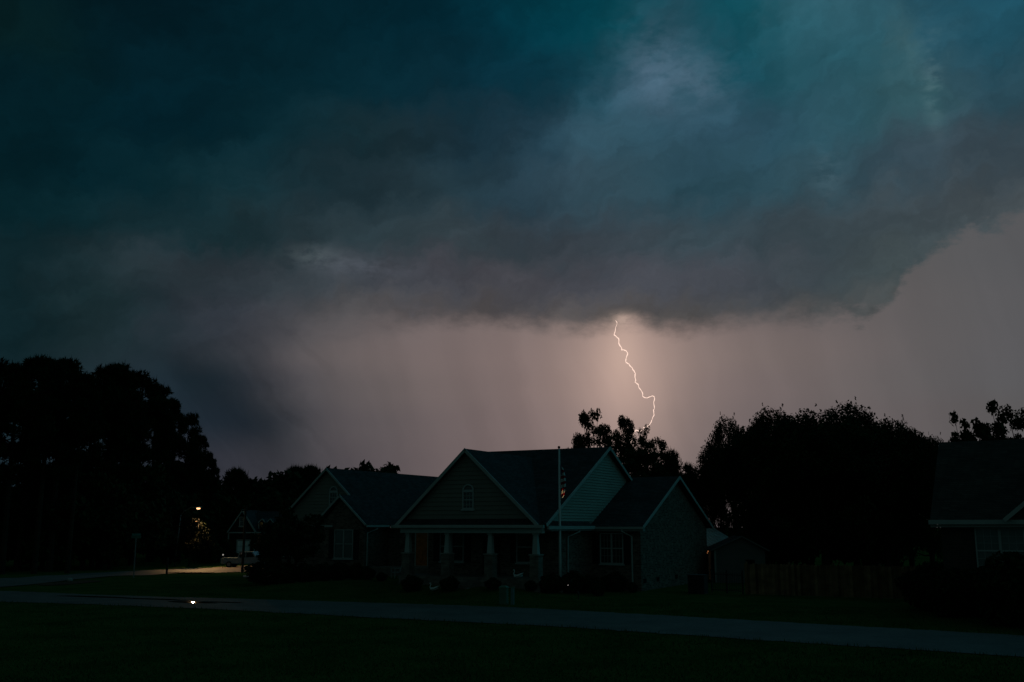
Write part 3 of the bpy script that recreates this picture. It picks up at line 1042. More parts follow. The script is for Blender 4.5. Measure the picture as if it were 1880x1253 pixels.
# ------------------------------------------------------------------ the brick house
H = empty('brick_house', CORNER, -ROT)
tag(H, 'dark one-storey brick house with steep gables and a columned front porch', 'house')

FZ = 0.9           # porch floor
# --- right wing (brick gable end)
WR = 6.25
MB().prism([(0, -0.3), (12.5, -0.3), (12.5, 3.45), (WR, 6.42), (0, 3.45)], side_map(-3.3), 0.0, 3.3).build('brick_wall', M['brick'], H)
mb = MB()
mb.slab((0.32, -0.38, 3.58), (-9.0, -0.38, 3.58), (-9.0, WR, 6.66), (0.32, WR, 6.66), 0.13)
mb.slab((0.32, WR, 6.66), (-9.0, WR, 6.66), (-9.0, 12.9, 3.56), (0.32, 12.9, 3.56), 0.13)
wing_roof = mb.build('roof', M['shingle'], H)
wing_roof['label'] = 'low roof over the right brick wing'
for k in range(1):
    rake(H, (0.325, -0.45, 3.58), (0.325, WR, 6.68), 0.17, 0.04, (1, 0, 0))
    rake(H, (0.325, 12.95, 3.56), (0.325, WR, 6.68), 0.17, 0.04, (1, 0, 0))
MB().box(-3.0, 0.33, -0.50, -0.385, 3.42, 3.56).build('gutter', M['trim'], H)
MB().box(-3.25, 0.3, -0.37, -0.002, 3.30, 3.43).build('soffit', M['soffit'], H)
fm = front_map(0.0)
window(H, fm, -2.47, -1.03, 1.48, 3.2, 2, (2, 1), 'pane')
shutter(H, fm, -2.95, -2.50, 1.45, 3.2)
shutter(H, fm, -1.0, -0.62, 1.45, 3.2)
downspout(H, (-0.95, -0.44), (-0.5, -0.07), 3.42, 0.25, (0.0, -0.2))
for v in (0.55, 2.7, 6.0):
    mb = MB()
    ring(mb, rect(v - 0.22, v + 0.22, 0.42, 0.66), rect(v - 0.18, v + 0.18, 0.46, 0.62), side_map(0.0), 0.0, 0.02)
    mb.prism(rect(v - 0.18, v + 0.18, 0.46, 0.62), side_map(0.0), 0.0, 0.006)
    mb.build('foundation_vent', M['dark'], H)

# --- main body behind the porch
VF = -6.55          # porch front
VB = -4.0           # porch back wall
RV, RZ = 2.3, 8.33  # main ridge
UL, UR = -11.75, -3.0
EZ = 3.70
slope = (RZ - EZ) / (RV - VF)
mb = MB()
mb.prism([(UL + 0.1, -0.3), (UR - 0.1, -0.3), (UR - 0.1, 3.42), (UL + 0.1, 3.42)], front_map(VB, 1), 0.0, 14.0)
mb.build('brick_wall', M['brick'], H)
mb = MB()
mb.slab((UR + 0.3, VF - 0.05, EZ), (UL - 0.3, VF - 0.05, EZ), (UL - 0.3, RV, RZ), (UR + 0.3, RV, RZ), 0.14)
mb.slab((UR + 0.3, RV, RZ), (UL - 0.3, RV, RZ), (UL - 0.3, 2 * RV - VF, EZ), (UR + 0.3, 2 * RV - VF, EZ), 0.14)
o = mb.build('roof', M['shingle'], H)
o['label'] = 'high main roof behind the porch gable'
# side gable in pale siding over the wing roof
vv0, vv1 = VF + 0.3, 2 * RV - VF - 0.3


def side_gable(z):
    h = (z - EZ + 0.02) / slope
    return (VF + 0.25 + h, 2 * RV - VF - 0.25 - h)


mb = MB()
lap_gable(mb, side_map(UR), side_gable, 3.86, RZ - 0.3, 0.16, 0.045)
mb.prism([(VF + 0.35, 3.45), (2 * RV - VF - 0.35, 3.45), (2 * RV - VF - 0.35, 3.6), (RV, RZ - 0.22), (VF + 0.35, 3.6)], side_map(UR), -0.1, 0.0)
mb.build('siding', M['siding_side'], H)['label'] = 'pale horizontal siding of the right-hand gable'
rake(H, (UR + 0.305, VF - 0.08, EZ), (UR + 0.305, RV, RZ + 0.02), 0.17, 0.04, (1, 0, 0))
rake(H, (UR + 0.305, 2 * RV - VF + 0.08, EZ), (UR + 0.305, RV, RZ + 0.02), 0.17, 0.04, (1, 0, 0))
# pent strip and gutter along the right side of the porch block
MB().slab((UR + 0.34, VF + 0.1, 3.62), (UR + 0.34, -0.5, 3.62), (UR + 0.02, -0.5, 3.86), (UR + 0.02, VF + 0.1, 3.86), 0.06).build('pent_roof', M['shingle'], H)
MB().box(UR + 0.345, UR + 0.46, VF + 0.0, -0.52, 3.42, 3.6).build('gutter', M['trim'], H)
MB().box(UR - 0.1, UR + 0.34, VF + 0.45, -0.4, 3.33, 3.43).build('soffit', M['soffit'], H)
downspout(H, (UR + 0.40, -2.55), (UR - 0.04, -3.2), 3.42, 0.35, (0.15, 0))

# --- porch gable (front facing)
GU, GZ = -7.5, 7.78
GW = 4.45
gs = (GZ - EZ) / GW
vm = RV - (RZ - GZ) / slope
mb = MB()
for s in (-1, 1):
    # clipped to the valley with the main roof
    mb.slab((GU, VF - 0.32, GZ), (GU + s * (GW + 0.02), VF - 0.32, EZ - 0.02), (GU + s * (GW + 0.02), VF + 0.25, EZ - 0.02), (GU, vm + 0.3, GZ), 0.13)
o = mb.build('roof', M['shingle'], H)
o['label'] = 'steep porch gable roof facing the road'


def porch_gable(z):
    h = (z - EZ) / gs
    return (GU - GW + 0.05 + h, GU + GW - 0.05 - h)


mb = MB()
lap_gable(mb, front_map(VF), porch_gable, 3.98, GZ - 0.2, 0.235)
mb.prism([(GU - GW + 0.15, 3.7), (GU + GW - 0.15, 3.7), (GU, GZ - 0.18)], front_map(VF), -0.12, 0.0)
mb.build('siding', M['siding'], H)['label'] = 'tan clapboard siding of the porch gable'
for s in (-1, 1):
    rake(H, (GU + s * (GW + 0.06), VF - 0.325, EZ - 0.02), (GU, VF - 0.325, GZ + 0.03), 0.17, 0.045, (0, -1, 0))
MB().slab((GU - GW, VF - 0.34, 3.66), (GU + GW, VF - 0.34, 3.66), (GU + GW - 0.3, VF - 0.02, 3.97), (GU - GW + 0.3, VF - 0.02, 3.97), 0.06).build('pent_roof', M['shingle'], H)
MB().box(GU - GW - 0.1, UR + 0.35, VF - 0.47, VF - 0.345, 3.5, 3.655).build('gutter', M['trim'], H)
MB().box(UL, UR + 0.15, VF - 0.2, VF + 0.12, 3.22, 3.5).build('porch_beam', M['trim'], H)
MB().box(UL, UR + 0.1, VF + 0.13, VB - 0.01, 3.44, 3.52).build('porch_ceiling', M['soffit'], H)
arch_window(H, front_map(VF - 0.02), -7.42, 0.72, 4.5, 5.5)
for u in (-11.35, -8.76, -6.06, -3.34):
    p = MB().frustum(u, VF + 0.05, 0.52, 0.52, 0.2, 2.08).build('column', M['pier_brick'], H)
    MB().frustum(u, VF + 0.05, 0.60, 0.60, 2.085, 2.15).build('cap', M['stone'], p)
    mb = MB().frustum(u, VF + 0.05, 0.31, 0.21, 2.155, 3.12)
    mb.frustum(u, VF + 0.05, 0.29, 0.29, 3.125, 3.215)
    mb.build('shaft', M['trim'], p)
MB().box(UL, UR, VF - 0.25, VB - 0.005, 0.0, FZ).build('porch_floor', M['pier_brick'], H)
mb = MB()
for k in range(4):
    mb.box(-8.3, -6.6, VF - 0.25 - 0.30 * (k + 1), VF - 0.255 - 0.30 * k, 0.1, FZ - 0.12 * (k + 1))
mb.build('steps', M['pier_brick'], H)
fb = front_map(VB)
window(H, fb, -10.8, -9.2, 1.6, 3.3, 2, (0, 0), 'pane')
window(H, fb, -5.8, -4.75, 1.6, 3.3, 1, (0, 0), 'pane')
shutter(H, fb, -11.25, -10.84, 1.58, 3.3)
shutter(H, fb, -9.16, -8.75, 1.58, 3.3)
shutter(H, fb, -6.2, -5.84, 1.58, 3.3)
shutter(H, fb, -4.71, -4.35, 1.58, 3.3)
# entrance in the shade of the porch
mb = MB()
ring(mb, rect(-7.95, -6.85, FZ, 3.0), rect(-7.85, -6.95, FZ + 0.02, 2.9), fb, 0.0, 0.05)
mb.prism(rect(-7.84, -6.96, FZ + 0.03, 2.89), fb, 0.0, 0.03)
for (a, b) in ((FZ + 0.2, FZ + 1.0), (FZ + 1.15, 2.75)):
    mb.prism(rect(-7.7, -7.45, a, b), fb, 0.03, 0.045)
    mb.prism(rect(-7.35, -7.1, a, b), fb, 0.03, 0.045)
d = mb.build('door', M['dark_wood'], H)
d['label'] = 'dark panelled door in the middle of the porch'
MB().ellipsoid((-6.99, VB - 0.07, 1.6), (0.03, 0.03, 0.03), 8, 6).build('handle', M['metal_grey'], d)

# --- link between the porch block and the left wing, with the orange wooden door
LV = 4.5
MB().prism([(-20.4, -0.4), (UL + 0.05, -0.4), (UL + 0.05, 3.42), (-20.4, 3.42)], front_map(LV, 1), 0.0, 6.0).build('brick_wall', M['brick'], H)
MB().slab((-20.35, LV - 0.4, 3.66), (UL, LV - 0.4, 3.66), (UL, LV + 8.0, 6.4), (-20.35, LV + 8.0, 6.4), 0.12).build('roof', M['shingle'], H)['label'] = 'roof of the recessed link left of the porch'
MB().box(-19.9, UL, LV - 0.5, LV - 0.41, 3.48, 3.64).build('gutter', M['trim'], H)
MB().box(-20.3, UL, LV - 2.6, LV - 0.005, 0.0, FZ).build('porch_floor', M['pier_brick'], H)
fl = front_map(LV)
mb = MB()
ring(mb, rect(-18.15, -17.05, FZ, 3.34), rect(-18.07, -17.13, FZ + 0.03, 3.22), fl, 0.0, 0.06)
d = mb.build('door', M['trim'], H)
mb = MB().prism(rect(-18.06, -17.14, FZ + 0.035, 3.21), fl, 0.0, 0.03)
for c in (-17.86, -17.6, -17.34):
    mb.prism(rect(c - 0.09, c + 0.09, FZ + 0.3, 2.95), fl, 0.031, 0.045)
mb.build('door_leaf', M['door_wood'], d)
d['label'] = 'orange wooden door in the recess left of the porch'
MB().ellipsoid((-17.2, LV - 0.08, 1.65), (0.03, 0.04, 0.03), 8, 6).build('handle', M['metal_grey'], d)

# --- left wing: big siding gable with a smaller brick gable in front
LR, LZ = -24.6, 7.66
LE = -20.15
ls = (LZ - EZ) / (LE - LR)
VBG, VSG = 2.95, 1.75
SU = -22.4
SZ = EZ + ls * (LE - SU)
LL = 2 * LR - LE
SL = -24.6
mb = MB()
mb.slab((LR, VBG - 0.3, LZ), (LE, VBG - 0.3, EZ), (LE, 21.0, EZ), (LR, 21.0, LZ), 0.13)
mb.slab((LR, VBG - 0.3, LZ), (LL, VBG - 0.3, EZ), (LL, 21.0, EZ), (LR, 21.0, LZ), 0.13)
mb.build('roof', M['shingle'], H)['label'] = 'long roof of the left wing running back'
mb = MB()
mb.slab((SU, VSG - 0.3, SZ), (LE, VSG - 0.3, EZ), (LE, VBG - 0.305, EZ), (SU, VBG - 0.305, SZ), 0.13)
mb.slab((SU, VSG - 0.3, SZ), (SL, VSG - 0.3, EZ), (SL, VBG + 0.6, EZ), (SU, VBG + 0.6, SZ), 0.13)
mb.build('roof', M['shingle'], H)['label'] = 'small roof of the brick gable on the left wing'
MB().prism([(SL + 0.25, -0.4), (LE - 0.3, -0.4), (LE - 0.3, 3.45), (SU, SZ - 0.2), (SL + 0.25, 3.45)], front_map(VSG, 1), 0.0, 3.0).build('brick_wall', M['brick'], H)
MB().prism([(LL + 0.4, -0.4), (LE - 0.33, -0.4), (LE - 0.33, 3.42), (LL + 0.4, 3.42)], front_map(VBG + 0.02, 1), 0.0, 17.0).build('brick_wall', M['brick'], H)


def left_gable(z):
    h = (z - EZ) / ls
    return (LL + 0.05 + h, LE - 0.05 - h)


mb = MB()
lap_gable(mb, front_map(VBG), left_gable, 3.7, LZ - 0.2, 0.235)
mb.prism([(LL + 0.2, 3.44), (LE - 0.2, 3.44), (LE - 0.2, 3.55), (LR, LZ - 0.2), (LL + 0.2, 3.55)], front_map(VBG, 1), 0.0, 0.12)
mb.build('siding', M['siding'], H)['label'] = 'tan clapboard siding of the left gable'
rake(H, (LL - 0.06, VBG - 0.305, EZ), (LR, VBG - 0.305, LZ + 0.02), 0.14, 0.045)
rake(H, (SU, VBG - 0.305, SZ + 0.02), (LR, VBG - 0.305, LZ + 0.02), 0.14, 0.045)
rake(H, (SL - 0.06, VSG - 0.305, EZ), (SU, VSG - 0.305, SZ + 0.02), 0.13, 0.045)
rake(H, (LE + 0.06, VSG - 0.305, EZ), (SU, VSG - 0.305, SZ + 0.02), 0.13, 0.045)
arch_window(H, front_map(VBG - 0.02), -24.05, 0.74, 4.3, 6.0)
fs = front_map(VSG)
window(H, fs, -22.95, -21.35, 1.42, 3.36, 2, (0, 0), 'blind_pane')
shutter(H, fs, -23.42, -23.0, 1.4, 3.36)
shutter(H, fs, -21.3, -20.88, 1.4, 3.36)
window(H, front_map(VBG), -28.3, -27.5, 1.5, 3.2, 1, (0, 0), 'blind_pane')
MB().box(SL - 0.3, SU - 0.5, VSG - 0.42, VSG - 0.31, 3.52, 3.66).build('gutter', M['trim'], H)
MB().box(LE + 0.03, LE + 0.14, VSG - 0.3, LV - 0.45, 3.52, 3.67).build('gutter', M['trim'], H)
downspout(H, (LE + 0.08, VSG + 1.0), (LE - 0.24, VSG + 0.25), 3.54, 0.15, (0.15, 0))

# ------------------------------------------------------------------ neighbour house at the right edge
nbase = at(1719, 1110, 42.0)
NBROT = R(29)
N = empty('neighbour_house', (nbase.x, 42.0, 0), -NBROT)
tag(N, 'dark brick house with a brown shingle roof at the right edge', 'house')
ez = at(1716, 955, 42.0).z
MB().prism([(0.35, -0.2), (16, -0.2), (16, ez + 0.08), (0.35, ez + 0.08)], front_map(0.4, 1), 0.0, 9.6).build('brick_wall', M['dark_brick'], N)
rzv, rzh = 5.6, ez + 3.62
mb = MB()
mb.slab((0.0, 0.0, ez), (16, 0.0, ez), (16, rzv, rzh), (0.0, rzv, rzh), 0.13)
mb.slab((0.0, rzv, rzh), (16, rzv, rzh), (16, 2 * rzv, ez), (0.0, 2 * rzv, ez), 0.13)
mb.build('roof', M['brown_shingle'], N)['label'] = 'brown shingle roof over the dark brick walls'
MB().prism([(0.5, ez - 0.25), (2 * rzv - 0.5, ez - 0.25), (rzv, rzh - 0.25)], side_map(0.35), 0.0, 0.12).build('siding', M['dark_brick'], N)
MB().box(-0.05, 16, -0.12, -0.005, ez - 0.18, ez + 0.0).build('gutter', M['trim'], N)
MB().box(0.0, 16, 0.0, 0.4, ez - 0.30, ez - 0.19).build('soffit', M['soffit'], N)
fN = front_map(0.4)
window(N, fN, 1.62, 3.45, ez - 2.15, ez - 0.32, 2, (2, 2), 'blind_pane')
mb = MB()
ga_, gb_, gh_ = 2.78, 9.5, 2.9
gm_ = (ga_ + gb_) / 2
mb.slab((ga_, -0.34, ez + 0.03), (gm_, -0.34, ez + gh_), (gm_, 4.6, ez + gh_), (ga_, 0.1, ez + 0.03), 0.12)
mb.slab((gb_, -0.34, ez + 0.03), (gm_, -0.34, ez + gh_), (gm_, 4.6, ez + gh_), (gb_, 0.1, ez + 0.03), 0.12)
mb.build('roof', M['brown_shingle'], N)['label'] = 'front gable roof at the right edge'
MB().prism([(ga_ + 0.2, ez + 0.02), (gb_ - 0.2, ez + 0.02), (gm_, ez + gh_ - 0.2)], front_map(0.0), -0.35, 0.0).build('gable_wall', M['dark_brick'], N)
rake(N, (ga_ - 0.04, -0.345, ez + 0.03), (gm_, -0.345, ez + gh_ + 0.02), 0.16, 0.045)
rake(N, (gb_ + 0.04, -0.345, ez + 0.03), (gm_, -0.345, ez + gh_ + 0.02), 0.16, 0.045)

# ------------------------------------------------------------------ far house under the trees on the left
FY = 138.0


def fp(px, py):
    p = at(px, py, FY)
    return p.x, p.z


fx0 = fp(447, 1020)[0]
fgz = gz(fx0, FY)
FH = empty('distant_house', (fx0, FY, fgz))
tag(FH, 'small distant house with a steep white-edged gable and dormers beyond the side street', 'house')


def q(px, py):
    x, z = fp(px, py)
    return x - fx0, z - fgz


gl0, gl1, ga = q(417, 978), q(471, 978), q(446.5, 936)
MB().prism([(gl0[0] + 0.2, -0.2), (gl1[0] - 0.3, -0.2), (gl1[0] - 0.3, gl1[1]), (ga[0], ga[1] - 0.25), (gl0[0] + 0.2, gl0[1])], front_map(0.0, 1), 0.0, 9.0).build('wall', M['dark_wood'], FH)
mb = MB()
mb.slab((ga[0], -0.3, ga[1]), (gl0[0], -0.3, gl0[1]), (gl0[0], 9, gl0[1]), (ga[0], 9, ga[1]), 0.15)
mb.slab((ga[0], -0.3, ga[1]), (gl1[0], -0.3, gl1[1]), (gl1[0], 9, gl1[1]), (ga[0], 9, ga[1]), 0.15)
rr = q(540, 938)
mb.slab((ga[0] + 0.5, 1.2, gl1[1]), (rr[0], 1.2, gl1[1]), (rr[0], 6.0, rr[1]), (ga[0] + 0.5, 6.0, rr[1]), 0.15)
mb.build('roof', M['shingle'], FH)
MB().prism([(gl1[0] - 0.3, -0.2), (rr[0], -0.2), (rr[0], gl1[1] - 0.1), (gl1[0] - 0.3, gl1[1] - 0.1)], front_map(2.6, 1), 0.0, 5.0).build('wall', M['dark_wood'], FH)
rake(FH, (gl0[0], -0.31, gl0[1]), (ga[0], -0.31, ga[1] + 0.05), 0.15, 0.05)
rake(FH, (gl1[0] + 0.1, -0.31, gl1[1]), (ga[0], -0.31, ga[1] + 0.05), 0.22, 0.05)
MB().box(gl0[0] + 0.3, gl1[0] + 0.6, -0.42, -0.06, gl0[1] - 0.1, gl0[1] + 0.06).build('fascia', M['trim'], FH)
MB().box(gl0[0] + 0.15, gl0[0] + 0.32, -0.12, 0.05, 0.0, gl0[1] - 0.12).build('corner_board', M['trim'], FH)
MB().box(gl1[0] - 0.3, gl1[0] - 0.16, -0.12, 0.05, 0.0, gl1[1] - 0.12).build('column', M['trim'], FH)
MB().box(gl1[0] + 0.6, rr[0], 0.9, 1.18, gl1[1] - 0.16, gl1[1]).build('gutter', M['trim'], FH)
w0, w1 = q(439, 967), q(449, 949)
window(FH, front_map(0.0), w0[0], w1[0], w0[1], w1[1], 1, (0, 1), 'blind_pane', trim=0.1)
w0, w1 = q(434, 1003), q(460, 991)
mb = MB()
ring(mb, rect(w0[0], w1[0], 0.0, w1[1]), rect(w0[0] + 0.15, w1[0] - 0.15, 0.02, w1[1] - 0.15), front_map(0.0), 0.0, 0.05)
gd = mb.build('garage_door', M['trim'], FH)
mb = MB()
for k in range(4):
    mb.prism(rect(w0[0] + 0.16, w1[0] - 0.16, 0.03 + (w1[1] - 0.2) * k / 4, (w1[1] - 0.2) * (k + 1) / 4), front_map(0.0), 0.0, 0.03)
mb.build('door_leaf', M['metal_roof'], gd)
for px in (476.5, 491.5, 506.5):
    c = q(px, 971)
    top = q(px, 952)
    sp_ = q(px, 959)
    hw = 0.42
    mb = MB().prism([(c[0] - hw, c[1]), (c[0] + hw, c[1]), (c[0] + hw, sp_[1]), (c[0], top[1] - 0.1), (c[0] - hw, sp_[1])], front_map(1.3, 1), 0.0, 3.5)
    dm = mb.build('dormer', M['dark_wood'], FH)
    rmb = MB()
    for s in (-1, 1):
        rmb.slab((c[0], 1.15, top[1]), (c[0] + s * (hw + 0.12), 1.15, sp_[1] - 0.05), (c[0] + s * (hw + 0.12), 4.8, sp_[1] - 0.05), (c[0], 4.8, top[1]), 0.08)
    rmb.build('dormer_roof', M['shingle'], dm)
    for s in (-1, 1):
        rake(FH, (c[0] + s * (hw + 0.12), 1.14, sp_[1] - 0.05), (c[0], 1.14, top[1] + 0.02), 0.12, 0.05)
        MB().box(c[0] + s * hw - 0.05, c[0] + s * hw + 0.05, 1.22, 1.29, c[1], sp_[1] - 0.1).build('corner_board', M['trim'], dm)
    MB().prism(rect(c[0] - 0.24, c[0] + 0.24, c[1] + 0.25, sp_[1] - 0.05), front_map(1.3), 0.0, 0.03).build('pane', M['pane'], dm)
pl = q(472, 986)
mb = MB().ellipsoid((pl[0], 2.3, pl[1]), (0.13, 0.13, 0.14), 8, 6)
pl_o = mb.build('porch_lamp', M['porch_glow'], FH)
MB().box(pl[0] - 0.05, pl[0] + 0.05, 2.42, 2.6, pl[1] - 0.05, pl[1] + 0.05).build('bracket', M['black_metal'], pl_o)


# ------------------------------------------------------------------ vehicles in front of it
def vehicle(name, loc, rz, body_profile, glass_polys, paint, label, cat, width=1.9, wheels=(1.0, 4.6), length=5.6, rim='metal_grey', lamp_z=0.85):
    t = empty(name, loc, rz)
    tag(t, label, cat)
    hw = width / 2
    mp = lambda p, q_, s: (p, s, q_)
    MB().prism(body_profile, mp, -hw, hw).build('body', paint, t)
    for poly in glass_polys:
        for s in (-1, 1):
            MB().prism(poly, mp, s * hw, s * (hw + 0.012)).build('side_window', M['car_glass'], t)
    for x in wheels:
        for s in (-1, 1):
            mb = MB().tube([(x, s * (hw - 0.22), 0.36), (x, s * (hw + 0.02), 0.36)], 0.36, n=18)
            wh = mb.build('wheel', M['tyre'], t)
            MB().tube([(x, s * (hw + 0.01), 0.36), (x, s * (hw + 0.035), 0.36)], 0.22, n=14).build('rim', M[rim], wh)
    for s in (-1, 1):
        MB().box(-0.03, 0.0, s * (hw - 0.2) - 0.12, s * (hw - 0.2) + 0.12, lamp_z, lamp_z + 0.18).build('tail_light', M['flag_red'], t)
        MB().box(length, length + 0.03, s * (hw - 0.25) - 0.16, s * (hw - 0.25) + 0.16, lamp_z, lamp_z + 0.16).build('headlight', M['frame'], t)
    return t


VY = 122.0
vp = at(411, 1021, VY)
truck_prof = [(0.0, 0.5), (0.0, 1.12), (2.0, 1.12), (2.05, 1.12), (2.25, 1.82), (3.85, 1.86), (4.35, 1.25), (5.55, 1.12), (5.75, 0.9), (5.75, 0.45), (0.2, 0.45)]
vehicle('pickup_truck', (vp.x, VY, gz(vp.x, VY)), R(-6), truck_prof,
        [[(2.3, 1.2), (3.02, 1.2), (3.02, 1.74), (2.42, 1.74)], [(3.14, 1.2), (4.15, 1.24), (3.78, 1.74), (3.14, 1.74)]],
        M['car_pale'], 'pale pickup truck parked in front of the distant house', 'pickup truck', 1.95, (1.05, 4.65), 5.75)
vp2 = at(386, 1016, VY + 16)
suv_prof = [(0.0, 0.45), (0.0, 1.2), (0.5, 1.85), (2.9, 1.9), (3.7, 1.25), (4.6, 1.1), (4.75, 0.8), (4.75, 0.42), (0.1, 0.42)]
vehicle('dark_car', (vp2.x, VY + 16, gz(vp2.x, VY + 16)), R(4), suv_prof,
        [[(0.35, 1.22), (1.5, 1.22), (1.5, 1.78), (0.72, 1.78)], [(1.6, 1.22), (3.45, 1.24), (2.85, 1.78), (1.6, 1.78)]],
        M['car_dark'], 'dark car parked behind the pickup, left of the distant house', 'car', 1.85, (0.9, 3.85), 4.75)
mk = at(409.5, 1019, VY - 4)
mb = MB().ellipsoid((mk.x, VY - 4, mk.z), (0.10, 0.10, 0.10), 8, 6)
lp = empty('yard_light', (mk.x, VY - 4, gz(mk.x, VY - 4)))
tag(lp, 'tiny white light on a stake in the yard by the pickup', 'garden light')
MB().ellipsoid((0, 0, mk.z - gz(mk.x, VY - 4)), (0.09, 0.09, 0.09), 8, 6).build('bulb', M['small_glow'], lp)
MB().tube([(0, 0, -0.1), (0, 0, mk.z - gz(mk.x, VY - 4) - 0.08)], 0.02, n=6).build('stake', M['black_metal'], lp)

# ------------------------------------------------------------------ shed, metal-roofed barn, fences on the right
SY = 66.0
sb = at(1313, 1060, SY)
sg = gz(sb.x, SY)
SH = empty('garden_shed', (sb.x, SY, sg), -R(6))
tag(SH, 'small grey garden shed with a low gable behind the wooden fence', 'shed')
e0, e1, ap = at(1308, 1009, SY), at(1408, 1012, SY), at(1360, 984.5, SY)
W = e1.x - sb.x - 0.2
ax = ap.x - sb.x
ezs, azs = e0.z - sg, ap.z - sg
mb = MB()
lap_gable(mb, front_map(0.0), lambda z: (0.0, W) if z < ezs else (0.0 + (z - ezs) / (azs - ezs) * ax, W - (z - ezs) / (azs - ezs) * (W - ax)), 0.0, azs - 0.12, 0.15, 0.018)
mb.prism([(0, -0.1), (W, -0.1), (W, ezs), (ax, azs - 0.1), (0, ezs)], front_map(0.002, 1), 0.0, 4.5)
mb.build('wall', M['shed_siding'], SH)
mb = MB()
mb.slab((ax, -0.25, azs), (-0.25, -0.25, ezs - 0.05), (-0.25, 4.8, ezs - 0.05), (ax, 4.8, azs), 0.08)
mb.slab((ax, -0.25, azs), (W + 0.25, -0.25, ezs - 0.05), (W + 0.25, 4.8, ezs - 0.05), (ax, 4.8, azs), 0.08)
mb.build('roof', M['shingle'], SH)
rake(SH, (-0.27, -0.255, ezs - 0.05), (ax, -0.255, azs + 0.02), 0.08, 0.03, mat='shed_siding')
rake(SH, (W + 0.27, -0.255, ezs - 0.05), (ax, -0.255, azs + 0.02), 0.08, 0.03, mat='shed_siding')
MB().box(-0.02, 0.1, -0.05, -0.022, 0.0, ezs - 0.06).build('corner_board', M['soffit'], SH)
v0, v1 = at(1368, 1036, SY), at(1384, 1028, SY)
mb = MB()
ring(mb, rect(v0.x - sb.x, v1.x - sb.x, v0.z - sg, v1.z - sg), rect(v0.x - sb.x + 0.05, v1.x - sb.x - 0.05, v0.z - sg + 0.05, v1.z - sg - 0.05), front_map(0.0), 0.0, 0.05)
mb.prism(rect(v0.x - sb.x + 0.04, v1.x - sb.x - 0.04, v0.z - sg + 0.04, v1.z - sg - 0.04), front_map(0.0), 0.0, 0.03)
mb.build('vent', M['dark'], SH)

BY = 77.0
bb = at(1285, 1030, BY)
bg_ = gz(bb.x, BY)
BN = empty('metal_roofed_barn', (bb.x, BY, bg_), R(45))
tag(BN, 'low barn with a pale blue metal roof, behind the garden shed', 'barn')
MB().prism([(0, -0.2), (5, -0.2), (5, 2.1), (0, 2.1)], front_map(0.4, 1), 0.0, 5.0).build('wall', M['dark_wood'], BN)
mb = MB()
mb.slab((-0.4, 0.0, 2.2), (5.6, 0.0, 2.2), (5.6, 2.9, 3.75), (-0.4, 2.9, 3.75), 0.06)
mb.slab((-0.4, 2.9, 3.75), (5.6, 2.9, 3.75), (5.6, 5.8, 2.2), (-0.4, 5.8, 2.2), 0.06)
for k in range(11):
    x = -0.4 + 0.6 * k
    mb.bar((x, 0.0, 2.22), (x, 2.88, 3.77), 0.05, 0.08)
mb.build('roof', M['metal_roof'], BN)
for i, (px, py, r_) in enumerate(((1301.0, 1012.5, 0.05), (1299.0, 1016.0, 0.05), (1298.6, 1022, 0.035))):
    p = at(px, py, 71.0)
    g0 = gz(p.x, 71.0)
    L = empty('garden_lantern', (p.x, 71.0 + 0.3 * i, g0))
    tag(L, ['upper small orange lantern between the brick house and the shed', 'middle small orange lantern between the brick house and the shed', 'lowest and faintest orange lantern between the brick house and the shed'][i], 'lantern', 'orange lanterns behind the house')
    MB().ellipsoid((0, 0, p.z - g0), (r_, r_, r_ * 1.2), 8, 6).build('globe', M['orange_glow'], L)
    MB().tube([(0, 0, -0.1), (0, 0, p.z - g0 - r_)], 0.02, n=6).build('post', M['black_metal'], L)

fa, fb_ = Vector((12.45, 54.7, 0)), Vector((20.6, 50.45, 0))
fd = (fb_ - fa)
fl_ = fd.length
FN = empty('wooden_fence', fa, math.atan2(fd.y, fd.x))
tag(FN, 'brown weathered board fence between the brick house and its neighbour', 'fence')
rf = random.Random(9)
mb = MB()
nb_ = int(fl_ / 0.145)
for k in range(nb_):
    x = k * fl_ / nb_
    h = 1.62 + rf.uniform(-0.025, 0.025)
    y = rf.uniform(-0.006, 0.006)
    mb.prism([(x + 0.006, 0.03), (x + fl_ / nb_ - 0.006, 0.03), (x + fl_ / nb_ - 0.006, h - 0.04), (x + fl_ / nb_ - 0.04, h), (x + 0.04, h), (x + 0.006, h - 0.04)], front_map(y), 0.0, 0.02)
mb.build('boards', M['fence_wood'], FN)
mb = MB()
for z in (0.35, 1.3):
    mb.box(0, fl_, 0.012, 0.06, z, z + 0.09)
mb.build('rail', M['fence_wood'], FN)
for k in range(5):
    x = 0.05 + (fl_ - 0.15) * k / 4
    MB().box(x, x + 0.1, 0.062, 0.16, -0.1, 1.72).build('post', M['fence_wood'], FN)

ia, ib = ground_at(1306, 1088), Vector((12.35, 54.75, 0))
idv = ib - ia
IF_ = empty('metal_fence', (ia.x, ia.y, 0), math.atan2(idv.y, idv.x))
tag(IF_, 'low black metal fence between the brick gable end and the wooden fence', 'fence')
il = idv.length
mb = MB()
n = int(il / 0.12)
for k in range(n):
    x = il * (k + 0.5) / n
    mb.box(x - 0.009, x + 0.009, -0.009, 0.009, 0.08, 1.12)
mb.build('pickets', M['black_metal'], IF_)
mb = MB()
for z in (0.15, 0.98):
    mb.box(0, il, -0.016, -0.0095, z, z + 0.035)
mb.build('rail', M['black_metal'], IF_)
for k in range(3):
    x = 0.03 + (il - 0.06) * k / 2
    MB().frustum(x, 0.03, 0.06, 0.06, -0.1, 1.25).build('post', M['black_metal'], IF_)

